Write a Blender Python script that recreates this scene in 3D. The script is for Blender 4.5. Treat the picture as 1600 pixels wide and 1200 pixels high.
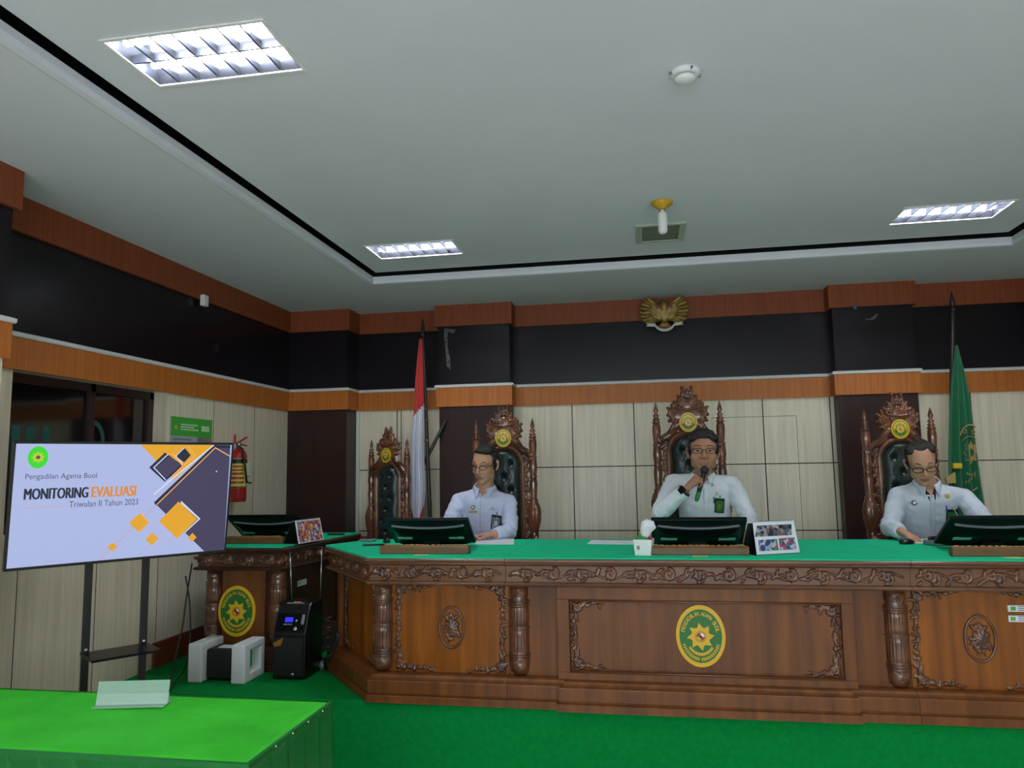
import bpy, bmesh, math, random
import numpy as np
from mathutils import Vector, Matrix, noise
from mathutils.bvhtree import BVHTree
random.seed(7); np.random.seed(7)
for o in list(bpy.data.objects): bpy.data.objects.remove(o)
SC = bpy.context.scene; COL = SC.collection
PI = math.pi; R_ = math.radians

# ------------------------------------------------------------------ camera, world, exposure
FPX = 1167.6; YAW, PITCH, ROLL = R_(10.046), R_(6.411), R_(-.928)
_f = Vector((-math.sin(YAW)*math.cos(PITCH), math.cos(YAW)*math.cos(PITCH), math.sin(PITCH)))
_r0 = Vector((math.cos(YAW), math.sin(YAW), 0)); _u0 = _r0.cross(_f)
_r = _r0*math.cos(ROLL)+_u0*math.sin(ROLL); _u = -_r0*math.sin(ROLL)+_u0*math.cos(ROLL)
CAM = Vector((0, 0, 1.6))
cd = bpy.data.cameras.new('camera'); cam = bpy.data.objects.new('camera', cd); COL.objects.link(cam)
cam.matrix_world = Matrix(((_r.x,_u.x,-_f.x,CAM.x),(_r.y,_u.y,-_f.y,CAM.y),(_r.z,_u.z,-_f.z,CAM.z),(0,0,0,1)))
cd.sensor_width = 36; cd.lens = 36*FPX/1600; cd.clip_start = .05; cd.clip_end = 60
SC.camera = cam
w = bpy.data.worlds.new('world'); SC.world = w; w.use_nodes = True
w.node_tree.nodes['Background'].inputs[0].default_value = (.02,.022,.025,1)
w.node_tree.nodes['Background'].inputs[1].default_value = 1
TUBE = 140.0; FILL = 9.5
SC.view_settings.view_transform = 'Standard'; SC.view_settings.look = 'None'
SC.view_settings.exposure = 0.0; SC.view_settings.gamma = 1; SC.view_settings.use_curve_mapping = False

def ray(x, y): return _f + _r*((x-800)/FPX) - _u*((y-600)/FPX)
def at(x, y, X=None, Y=None, Z=None):          # point of the plane X/Y/Z = const seen at a pixel of the photo
    d = ray(x, y)
    t = (X-CAM.x)/d.x if X is not None else (Y-CAM.y)/d.y if Y is not None else (Z-CAM.z)/d.z
    return CAM + d*t
def on_plane(x, y, p, n):
    d = ray(x, y); return CAM + d*((p-CAM).dot(n)/d.dot(n))

# ------------------------------------------------------------------ materials
def srgb(r, g, b):
    f = lambda c: (c/255/12.92 if c/255 <= .04045 else ((c/255+.055)/1.055)**2.4)
    return (f(r), f(g), f(b), 1)
def mat(name, col, rough=.5, metal=0, col2=None, scale=(1,1,1), nscale=6, detail=4, bump=0, bscale=None, coat=0, emit=None, estr=0, trans=0, spec=.5, sheen=0, cmin=.35, cmax=.65, alpha=1):
    m = bpy.data.materials.new(name); m.use_nodes = True; nt = m.node_tree; b = nt.nodes['Principled BSDF']
    b.inputs['Base Color'].default_value = col; b.inputs['Roughness'].default_value = rough; b.inputs['Metallic'].default_value = metal
    b.inputs['Coat Weight'].default_value = coat; b.inputs['Coat Roughness'].default_value = .12
    b.inputs['Specular IOR Level'].default_value = spec; b.inputs['Transmission Weight'].default_value = trans
    b.inputs['Sheen Weight'].default_value = sheen; b.inputs['Alpha'].default_value = alpha
    if emit: b.inputs['Emission Color'].default_value = emit; b.inputs['Emission Strength'].default_value = estr
    if col2 or bump:
        tc = nt.nodes.new('ShaderNodeTexCoord'); mp = nt.nodes.new('ShaderNodeMapping'); mp.inputs['Scale'].default_value = scale
        nt.links.new(tc.outputs['Object'], mp.inputs[0])
        nz = nt.nodes.new('ShaderNodeTexNoise'); nz.inputs['Scale'].default_value = nscale; nz.inputs['Detail'].default_value = detail
        nt.links.new(mp.outputs[0], nz.inputs['Vector'])
        if col2:
            cr = nt.nodes.new('ShaderNodeValToRGB'); cr.color_ramp.elements[0].position = cmin; cr.color_ramp.elements[1].position = cmax
            cr.color_ramp.elements[0].color = col; cr.color_ramp.elements[1].color = col2
            nt.links.new(nz.outputs['Fac'], cr.inputs[0]); nt.links.new(cr.outputs[0], b.inputs['Base Color'])
        if bump:
            src = nz
            if bscale:
                src = nt.nodes.new('ShaderNodeTexNoise'); src.inputs['Scale'].default_value = bscale; src.inputs['Detail'].default_value = 4
                nt.links.new(mp.outputs[0], src.inputs['Vector'])
            bp = nt.nodes.new('ShaderNodeBump'); bp.inputs['Strength'].default_value = bump; bp.inputs['Distance'].default_value = .01
            nt.links.new(src.outputs['Fac'], bp.inputs['Height']); nt.links.new(bp.outputs[0], b.inputs['Normal'])
    return m
M = {}
M['ceil'] = mat('ceiling paint', (.70,.725,.80,1), .85, col2=(.73,.755,.83,1), nscale=1.2, bump=.02, bscale=30)
M['cream'] = mat('cream laminate', srgb(234,222,198), .42, col2=srgb(218,206,182), scale=(9,9,.35), nscale=5, detail=6)
M['groove'] = mat('dark groove', (.012,.012,.012,1), .7)
M['pencil'] = mat('thin seam', (.16,.16,.13,1), .7)
M['orange'] = mat('orange laminate', srgb(194,114,46), .42, spec=.35, col2=srgb(176,98,38), scale=(14,14,.5), nscale=4, detail=5)
M['orange_d'] = mat('red brown laminate', srgb(146,74,42), .5, spec=.3, col2=srgb(130,64,35), scale=(14,14,.5), nscale=4, detail=5)
M['dark'] = mat('dark lacquered board', srgb(26,20,26), .26, spec=.3)
M['umber'] = mat('umber laminate', srgb(58,36,35), .35, col2=srgb(50,31,31), scale=(8,8,.5), nscale=3, spec=.25)
M['white_trim'] = mat('white trim', srgb(215,215,215), .5)
M['carpet'] = mat('green carpet', srgb(5,136,60), .95, col2=srgb(4,126,55), nscale=40, bump=.3, bscale=300, spec=.1)
M['felt'] = mat('green felt', srgb(28,202,150), .85, col2=srgb(18,196,140), nscale=5, bump=.08, bscale=200, spec=.15)
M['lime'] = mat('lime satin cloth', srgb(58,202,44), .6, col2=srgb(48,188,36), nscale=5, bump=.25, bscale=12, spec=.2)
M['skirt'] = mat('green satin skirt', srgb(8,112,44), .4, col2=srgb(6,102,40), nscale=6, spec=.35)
M['tile'] = mat('floor tile', srgb(226,222,214), .3, col2=srgb(214,210,200), nscale=3)
M['wood'] = mat('walnut panel', srgb(128,75,30), .4, col2=srgb(90,50,20), scale=(9,9,.7), nscale=2.2, detail=6, coat=.08, spec=.35, cmin=.3, cmax=.7)
M['wood2'] = mat('amber walnut panel', srgb(156,90,24), .34, col2=srgb(108,58,14), scale=(9,9,.6), nscale=2.0, detail=6, coat=.1, spec=.35, cmin=.3, cmax=.7)
M['wood_h'] = mat('walnut moulding', srgb(120,74,44), .3, col2=srgb(84,50,30), scale=(.7,6,9), nscale=3, detail=6, coat=.45, cmin=.3, cmax=.7)
M['carve'] = mat('carved walnut', srgb(112,68,42), .3, col2=srgb(72,42,26), nscale=14, coat=.6, bump=.1, bscale=60)
M['chairwood'] = mat('chair walnut', srgb(124,72,44), .28, col2=srgb(72,40,26), nscale=9, coat=.7, bump=.15, bscale=45)
M['wood_dk'] = mat('dark desk wood', srgb(76,46,30), .35, col2=srgb(54,32,22), scale=(9,9,.6), nscale=2.2, detail=6, coat=.25)
M['blockwood'] = mat('brown block wood', srgb(120,84,48), .45, col2=srgb(98,66,36), scale=(1,8,8), nscale=4)
M['leather'] = mat('dark green leather', srgb(26,44,44), .32, col2=srgb(20,36,37), nscale=8, bump=.12, bscale=90)
M['yellow'] = mat('yellow paint', srgb(222,176,30), .4)
M['egreen'] = mat('emblem green', srgb(32,110,42), .45)
M['red'] = mat('red paint', srgb(178,28,34), .35, coat=.3)
M['white'] = mat('white paint', srgb(232,232,232), .5)
M['black'] = mat('black plastic', srgb(16,17,20), .3)
M['blackgloss'] = mat('gloss black plastic', srgb(7,8,11), .3, spec=.2)
M['blackmat'] = mat('black powder coat', srgb(24,25,29), .5)
M['grey'] = mat('grey plastic', srgb(120,128,138), .4)
M['silver'] = mat('silver metal', srgb(190,192,196), .25, metal=.9)
M['reflector'] = mat('louvre aluminium', (.045,.048,.062,1), .3, metal=.6)
M['fillpane'] = None
M['gold'] = mat('dull gold', srgb(150,120,52), .4, metal=.35, col2=srgb(110,84,36), nscale=30)
M['paper'] = mat('paper', srgb(225,228,236), .7)
M['screen_off'] = mat('dark glass', srgb(10,10,12), .06, coat=.5)
M['skin'] = mat('skin', srgb(200,148,120), .5, col2=srgb(190,136,108), nscale=20)
M['skin_d'] = mat('darker skin', srgb(180,128,102), .5, col2=srgb(168,116,90), nscale=20)
M['lip'] = mat('lip', srgb(160,100,88), .45)
M['hair'] = mat('black hair', srgb(20,18,19), .45, col2=srgb(32,29,30), scale=(3,3,1), nscale=60, bump=.5, bscale=120)
M['eyewhite'] = mat('eye white', srgb(215,210,205), .3)
M['shirt_b'] = mat('pale blue shirt', srgb(206,210,238), .8, col2=srgb(198,202,232), nscale=7, bump=.15, bscale=9, sheen=.2)
M['shirt_w'] = mat('white shirt', srgb(222,226,234), .8, col2=srgb(214,218,228), nscale=7, bump=.15, bscale=9, sheen=.2)
M['shirt_g'] = mat('off white shirt', srgb(208,214,228), .8, col2=srgb(200,206,222), nscale=7, bump=.15, bscale=9, sheen=.2)
M['navy'] = mat('navy cloth', srgb(30,34,58), .8)
M['trouser'] = mat('black trouser', srgb(28,28,34), .85)
M['flagred'] = mat('red flag cloth', srgb(190,36,30), .65, sheen=.2)
M['flagwhite'] = mat('white flag cloth', srgb(205,205,218), .65, sheen=.2)
M['flaggreen'] = mat('green flag cloth', srgb(18,104,66), .55, sheen=.3, col2=srgb(14,92,58), nscale=8)
M['pole'] = mat('dark flag pole', srgb(44,34,38), .35)
M['goldthread'] = mat('gold thread', srgb(176,150,88), .6)
M['glassp'] = mat('frosted acrylic', srgb(185,215,200), .3, alpha=.5)
M['lens'] = mat('spectacle lens', (.9,.9,.95,1), .05, trans=.0, alpha=.03)
M['foam'] = mat('white polystyrene', srgb(222,224,228), .75, bump=.1, bscale=80)
M['bronze'] = mat('bronze label', srgb(170,122,50), .35, metal=.5)
M['teal'] = mat('dim teal reflection', srgb(28,92,84), .5)
M['maroon'] = mat('maroon frame', srgb(54,26,28), .4)
M['darkroom'] = mat('dark room', srgb(22,14,18), .8)
M['mint'] = mat('mint card', srgb(126,196,164), .5)
M['cgreen'] = mat('poster green', srgb(70,176,62), .5)
M['kraft'] = mat('dark orange skirting', srgb(120,58,30), .45)
M['concrete'] = mat('peeled board', srgb(120,120,124), .7, col2=srgb(60,58,62), nscale=40)
def emis(name, col, s=1):
    m = bpy.data.materials.new(name); m.use_nodes = True; nt = m.node_tree; b = nt.nodes['Principled BSDF']
    b.inputs['Base Color'].default_value = (.01,.01,.012,1); b.inputs['Roughness'].default_value = .25
    b.inputs['Emission Color'].default_value = col; b.inputs['Emission Strength'].default_value = s
    return m
M['tube'] = emis('fluorescent tube', (.90,.95,1,1), TUBE)
M['fillpane'] = emis('added fill light pane', (.80,.93,1,1), FILL)
SCR = .93
M['s_bg'] = emis('screen lilac', srgb(176,188,232), SCR); M['s_or'] = emis('screen orange', srgb(232,168,38), SCR)
M['s_pk'] = emis('screen peach', srgb(246,180,110), SCR); M['s_nv'] = emis('screen slate', srgb(66,60,92), SCR)
M['s_dk'] = emis('screen ink', srgb(24,32,56), SCR); M['s_gr'] = emis('screen green', srgb(52,220,44), SCR)
M['s_wh'] = emis('screen white', srgb(214,222,250), SCR); M['s_tx'] = emis('screen text slate', srgb(74,80,110), SCR)
M['s_to'] = emis('screen text orange', srgb(226,140,52), SCR); M['s_ye'] = emis('screen yellow', srgb(190,210,30), SCR)
M['blue_led'] = emis('blue display', (.02,.03,1,1), 1.2); M['red_led'] = emis('red light', (1,.03,.1,1), 1.5); M['green_led'] = emis('green light', (.1,.8,.1,1), .8)
def photo_mat(name, cols, scale):
    m = bpy.data.materials.new(name); m.use_nodes = True; nt = m.node_tree; b = nt.nodes['Principled BSDF']
    tc = nt.nodes.new('ShaderNodeTexCoord'); v = nt.nodes.new('ShaderNodeTexVoronoi'); v.inputs['Scale'].default_value = scale
    cr = nt.nodes.new('ShaderNodeValToRGB'); cr.color_ramp.interpolation = 'CONSTANT'
    while len(cr.color_ramp.elements) < len(cols): cr.color_ramp.elements.new(.5)
    for i, c in enumerate(cols): cr.color_ramp.elements[i].position = i/len(cols); cr.color_ramp.elements[i].color = c
    sp = nt.nodes.new('ShaderNodeSeparateColor')
    nt.links.new(tc.outputs['Object'], v.inputs['Vector']); nt.links.new(v.outputs['Color'], sp.inputs[0]); nt.links.new(sp.outputs[0], cr.inputs[0])
    nt.links.new(cr.outputs[0], b.inputs['Base Color']); b.inputs['Roughness'].default_value = .3
    return m
M['photo1'] = photo_mat('group photo colours', [srgb(60,60,76),srgb(90,90,110),srgb(150,150,160),srgb(40,40,50),srgb(120,100,96),srgb(170,170,180)], 55)
M['photo2'] = photo_mat('event photo colours', [srgb(70,80,150),srgb(150,170,190),srgb(90,130,90),srgb(50,60,120),srgb(190,190,200),srgb(190,70,110)], 60)
M['photo3'] = photo_mat('bright photo colours', [srgb(70,64,130),srgb(190,110,70),srgb(200,190,190),srgb(150,60,60),srgb(200,140,60),srgb(110,100,150)], 60)

# ------------------------------------------------------------------ mesh helpers
class MB:
    def __init__(s): s.v = []; s.f = []; s.m = []; s.s = []
    def add(s, vs, fs, m=0, smooth=False, T=None):
        b = len(s.v)
        s.v += [tuple(T @ Vector(v)) for v in vs] if T is not None else [tuple(v) for v in vs]
        s.f += [tuple(i+b for i in f) for f in fs]
        if isinstance(m, int): s.m += [m]*len(fs)
        else: s.m += list(m)
        s.s += [smooth]*len(fs); return s
    def box(s, x0, x1, y0, y1, z0, z1, m=0, T=None):
        vs = [(x0,y0,z0),(x1,y0,z0),(x1,y1,z0),(x0,y1,z0),(x0,y0,z1),(x1,y0,z1),(x1,y1,z1),(x0,y1,z1)]
        return s.add(vs, [(3,2,1,0),(4,5,6,7),(0,1,5,4),(1,2,6,5),(2,3,7,6),(3,0,4,7)], m, False, T)
    def prism(s, poly, a, b, axis='Z', m=0, T=None, smooth=False):
        n = len(poly); P = {'Z':lambda p,t:(p[0],p[1],t),'Y':lambda p,t:(p[0],t,p[1]),'X':lambda p,t:(t,p[0],p[1])}[axis]
        vs = [P(p,a) for p in poly]+[P(p,b) for p in poly]
        fs = [tuple(reversed(range(n))), tuple(range(n,2*n))]+[(i,(i+1)%n,(i+1)%n+n,i+n) for i in range(n)]
        return s.add(vs, fs, m, smooth, T)
    def lathe(s, prof, T=None, n=20, m=0, rf=None, smooth=True, caps=True):   # prof: (r, z)
        vs = []; fs = []; k = len(prof)
        for r, z in prof:
            for j in range(n):
                a = 2*PI*j/n; q = r*(rf(a, z) if rf else 1); vs.append((q*math.cos(a), q*math.sin(a), z))
        for i in range(k-1):
            for j in range(n):
                j2 = (j+1)%n; fs.append((i*n+j, i*n+j2, (i+1)*n+j2, (i+1)*n+j))
        if caps: fs += [tuple(reversed(range(n))), tuple(range((k-1)*n, k*n))]
        return s.add(vs, fs, m, smooth, T)
    def capsule(s, p0, p1, r0, r1=None, n=14, m=0, flat=1, up=None):
        r1 = r0 if r1 is None else r1; p0 = Vector(p0); p1 = Vector(p1); d = p1-p0; L = d.length
        if L < 1e-6: d = Vector((0,0,1)); L = 1e-6
        z = d/L; x = Vector(up) if up else Vector((0,1,0)) if abs(z.y) < .9 else Vector((1,0,0))
        x = (x - z*x.dot(z)).normalized(); y = z.cross(x)
        T = Matrix(((x.x,y.x,z.x,p0.x),(x.y,y.y,z.y,p0.y),(x.z,y.z,z.z,p0.z),(0,0,0,1))) @ Matrix.Diagonal((flat,1,1,1))
        pr = [(max(r0*math.cos(a), 1e-4), r0*math.sin(a)) for a in [R_(-90+18*i) for i in range(6)]]
        pr += [(max(r1*math.cos(a), 1e-4), L+r1*math.sin(a)) for a in [R_(18*i) for i in range(6)]]
        return s.lathe(pr, T, n, m)
    def ell(s, c, r, m=0, T=None, n=20, k=12):
        pr = [(max(math.cos(a),1e-4), math.sin(a)) for a in [R_(-90+180*i/k) for i in range(k+1)]]
        Q = Matrix.Translation(c) @ Matrix.Diagonal((r[0],r[1],r[2],1))
        return s.lathe(pr, (T @ Q) if T is not None else Q, n, m)
    def tube(s, pts, r, n=8, m=0, closed=False):
        pts = [Vector(p) for p in pts]; k = len(pts); vs = []; fs = []; prev = None
        for i, p in enumerate(pts):
            if closed: t = pts[(i+1)%k]-pts[i-1]
            else: t = pts[min(i+1,k-1)]-pts[max(i-1,0)]
            t.normalize()
            if prev is None: x = Vector((0,0,1)) if abs(t.z) < .9 else Vector((1,0,0))
            else: x = prev
            x = (x-t*x.dot(t)).normalized(); prev = x; y = t.cross(x); q = r[i] if isinstance(r, (list,tuple)) else r
            vs += [p+x*(q*math.cos(2*PI*j/n))+y*(q*math.sin(2*PI*j/n)) for j in range(n)]
        for i in range(k if closed else k-1):
            i2 = (i+1)%k
            for j in range(n): j2=(j+1)%n; fs.append((i*n+j, i*n+j2, i2*n+j2, i2*n+j))
        if not closed: fs += [tuple(reversed(range(n))), tuple(range((k-1)*n,k*n))]
        return s.add(vs, fs, m, True)
    def sweep(s, path, prof, m=0, caps=True):       # plan path, profile (out, z); out is to the right of travel
        P = [Vector(p) for p in path]; n = len(P); N = []
        for i in range(n):
            a = (P[i]-P[i-1]).normalized() if i else None; b = (P[i+1]-P[i]).normalized() if i < n-1 else None
            na = Vector((a.y,-a.x)) if a else None; nb = Vector((b.y,-b.x)) if b else None
            if na is None: N.append(nb)
            elif nb is None: N.append(na)
            else:
                h = (na+nb).normalized(); N.append(h/max(h.dot(nb), .3))
        k = len(prof); vs = [(P[i].x+N[i].x*o, P[i].y+N[i].y*o, z) for i in range(n) for o, z in prof]
        fs = [(i*k+j, (i+1)*k+j, (i+1)*k+j+1, i*k+j+1) for i in range(n-1) for j in range(k-1)]
        if caps: fs += [tuple(range(k)), tuple(reversed(range((n-1)*k, n*k)))]
        return s.add(vs, fs, m)
    def build(s, name, mats, parent=None, bevel=0, loc=None, ang=40):
        me = bpy.data.meshes.new(name); me.from_pydata(s.v, [], s.f); me.update()
        for q in (mats if isinstance(mats, (list,tuple)) else [mats]): me.materials.append(q)
        me.polygons.foreach_set('material_index', s.m); me.polygons.foreach_set('use_smooth', s.s)
        o = bpy.data.objects.new(name, me); COL.objects.link(o)
        if parent is not None: o.parent = parent
        if loc is not None: o.location = loc
        if bevel:
            b = o.modifiers.new('bevel','BEVEL'); b.width = bevel; b.segments = 2; b.limit_method = 'ANGLE'; b.angle_limit = R_(ang)
        return o
def tag(o, label, cat, group=None, kind=None):
    if label: o['label'] = label
    if cat: o['category'] = cat
    if group: o['group'] = group
    if kind: o['kind'] = kind
    return o
def thing(name, loc, label, cat, rz=0, group=None, sc=1):
    o = bpy.data.objects.new(name, None); COL.objects.link(o); o.location = loc; o.rotation_euler = (0,0,rz); o.scale = (sc,)*3
    o.empty_display_size = .05
    return tag(o, label, cat, group)
def struct(o): o['kind'] = 'structure'; return o
def copy_tree(o, parent=None):
    c = o.copy(); COL.objects.link(c); c.parent = parent
    for ch in list(o.children): copy_tree(ch, c)
    return c
def frame(p, x, y, z=None):
    x = Vector(x).normalized(); y = Vector(y); y = (y-x*y.dot(x)).normalized(); z = x.cross(y); p = Vector(p)
    return Matrix(((x.x,y.x,z.x,p.x),(x.y,y.y,z.y,p.y),(x.z,y.z,z.z,p.z),(0,0,0,1)))
FRONT = lambda x, y, z: frame((x,y,z), (1,0,0), (0,0,1))    # local x right, y up, z toward -Y (the viewer)
_tc = {}
def text2d(s):                                   # flat letters in XY, lower left at 0, size 1
    if s in _tc: return _tc[s]
    c = bpy.data.curves.new('t','FONT'); c.body = s; c.size = 1; c.resolution_u = 3
    o = bpy.data.objects.new('t', c); COL.objects.link(o); bpy.context.view_layer.update()
    me = bpy.data.meshes.new_from_object(o.evaluated_get(bpy.context.evaluated_depsgraph_get()))
    vs = [tuple(v.co) for v in me.vertices]; fs = [tuple(p.vertices) for p in me.polygons]
    bpy.data.objects.remove(o); bpy.data.curves.remove(c); bpy.data.meshes.remove(me)
    _tc[s] = (vs, fs); return vs, fs
def text_fit(mb, s, T, x0, x1, y0, y1, z=0, m=0, bold=0):
    vs, fs = text2d(s); xs = [v[0] for v in vs]; ys = [v[1] for v in vs]
    a = (x1-x0)/(max(xs)-min(xs)); b = (y1-y0)/(max(ys)-min(ys))
    for j, k in enumerate(((0,),(-bold,0,bold))[bool(bold)]):
        mb.add([(x0+(v[0]-min(xs))*a+k, y0+(v[1]-min(ys))*b, z+.0003*j) for v in vs], fs, m, False, T)
def relief(mb, strokes, T, w, h, res=.004, z0=0, amp=1, m=0, both=0, floor=0):
    # strokes: list of (x, y, r, height); a carved height field, only where wood stands proud
    S = np.array(strokes, float); nx = int(w[1]/res-w[0]/res)+2; ny = int(h[1]/res-h[0]/res)+2
    xs = w[0]+np.arange(nx)*res; ys = h[0]+np.arange(ny)*res
    H = np.zeros((ny, nx))
    for x, y, r, a in S:
        i0 = max(int((x-r-w[0])/res), 0); i1 = min(int((x+r-w[0])/res)+2, nx); j0 = max(int((y-r-h[0])/res), 0); j1 = min(int((y+r-h[0])/res)+2, ny)
        if i1 <= i0 or j1 <= j0: continue
        d = 1-((xs[None,i0:i1]-x)**2+(ys[j0:j1,None]-y)**2)/(r*r)
        H[j0:j1,i0:i1] = np.maximum(H[j0:j1,i0:i1], a*np.sqrt(np.clip(d,0,1)))
    use = H > 0; cell = use[:-1,:-1]|use[1:,:-1]|use[:-1,1:]|use[1:,1:]
    idx = -np.ones((ny,nx), int); vs = []; fs = []
    need = np.zeros((ny,nx), bool)
    for a, b in ((slice(0,-1),slice(0,-1)),(slice(1,None),slice(0,-1)),(slice(0,-1),slice(1,None)),(slice(1,None),slice(1,None))): need[a,b] |= cell
    js, is_ = np.nonzero(need); idx[js,is_] = np.arange(len(js))
    vs = [(xs[i], ys[j], z0+H[j,i]*amp) for j, i in zip(js, is_)]
    cj, ci = np.nonzero(cell)
    fs = [(int(idx[j,i]), int(idx[j,i+1]), int(idx[j+1,i+1]), int(idx[j+1,i])) for j, i in zip(cj, ci)]
    mb.add(vs, fs, m, True, T)
    if both: mb.add([(x,y,z0-(z-z0)*both) for x,y,z in vs], [tuple(reversed(f)) for f in fs], m, True, T)
def line_s(pts, r0, r1, a0, a1=None, step=.003):
    out = []; a1 = a0 if a1 is None else a1; pts = [np.array(p, float) for p in pts]
    L = [0]
    for p, q in zip(pts, pts[1:]): L.append(L[-1]+np.linalg.norm(q-p))
    tot = max(L[-1], 1e-6)
    for i, (p, q) in enumerate(zip(pts, pts[1:])):
        n = max(int((L[i+1]-L[i])/step), 1)
        for k in range(n+1):
            t = (L[i]+(L[i+1]-L[i])*k/n)/tot; c = p+(q-p)*k/n; out.append((c[0], c[1], r0+(r1-r0)*t, a0+(a1-a0)*t))
    return out
def spiral(cx, cy, R, a0, turns, r0, r1, h0, h1, sgn=1):
    n = int(22*abs(turns))+4
    return line_s([(cx+R*(1-.8*i/n)*math.cos(a0+sgn*2*PI*turns*i/n), cy+R*(1-.8*i/n)*math.sin(a0+sgn*2*PI*turns*i/n)) for i in range(n+1)], r0, r1, h0, h1)
def leaf(x, y, ang, L, wd, h):
    out = []
    for k in range(9):
        t = k/8; q = wd*math.sin(PI*min(.12+t*.88,1))**.7+.0015
        b = ang+.5*math.sin(t*2.4); out.append((x+L*t*math.cos(b), y+L*t*math.sin(b), q, h*(1-.4*t)))
    return out
def rinceau(L, h, per=.15, seed=1):
    rg = random.Random(seed); S = []; n = max(int(round(L/per)), 1); p = L/n; R = h*.40
    S += line_s([(i*L/(n*10), h/2+math.sin(i/10*PI)*h*.26) for i in range(n*10+1)], .0055, .0055, .006)
    for i in range(n):
        s = 1 if i%2 else -1; cx = p*(i+.5); cy = h/2-s*h*.10*-1
        S += spiral(cx, h/2+s*h*.04, R, rg.uniform(-.3,.3)+PI/2*s, 1.35, .007, .006, .007, .010, -s)
        for k in range(5): S += leaf(cx+R*.3*math.cos(k*1.26), h/2+R*.2*math.sin(k*1.26), k*1.26+s, h*.36, .0085, .009)
        for k in range(3):
            S += leaf(p*i+rg.uniform(0,.02), h/2+rg.uniform(-.25,.25)*h, rg.uniform(-.8,.8)+(PI if k==1 else 0), h*.5, .008, .008)
    return [(x, min(max(y, r*.9+.001), h-r*.9-.001), r, a) for x, y, r, a in S]
def corner_orn(W, Hh, seed=1):                   # L-shaped leaf scroll, corner at 0,0, arms along +x and +y
    rg = random.Random(seed); S = spiral(.028,.028,.020,.4,1.2,.010,.008,.012,.014)
    S += leaf(.01,.01,.78,.05,.012,.011)
    for ax, L in ((0,W),(1,Hh)):
        n = int(L/.032); prev = (.015,.015)
        for i in range(n):
            t = i/n; u = .03+L*(i+.5)/n*.88; v = .015+.007*math.sin(i*2.3); k = 1-.62*t
            q = (u,v) if ax == 0 else (v,u); S += line_s([prev,q],.006*k+.002,.006*k+.001,.007)
            prev = q; S += spiral(q[0],q[1],.012*k,rg.uniform(0,6),1,.0065*k+.001,.005*k+.001,.008,.010,(-1)**i)
            S += leaf(q[0],q[1],(0 if ax==0 else PI/2)+rg.choice((-.9,.9)), .030*k+.006,.007*k+.001,.008)
        e = (L+.02,.008) if ax == 0 else (.008,L+.02); S += line_s([prev,e],.006,.0015,.006,.003)
    return S
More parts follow.
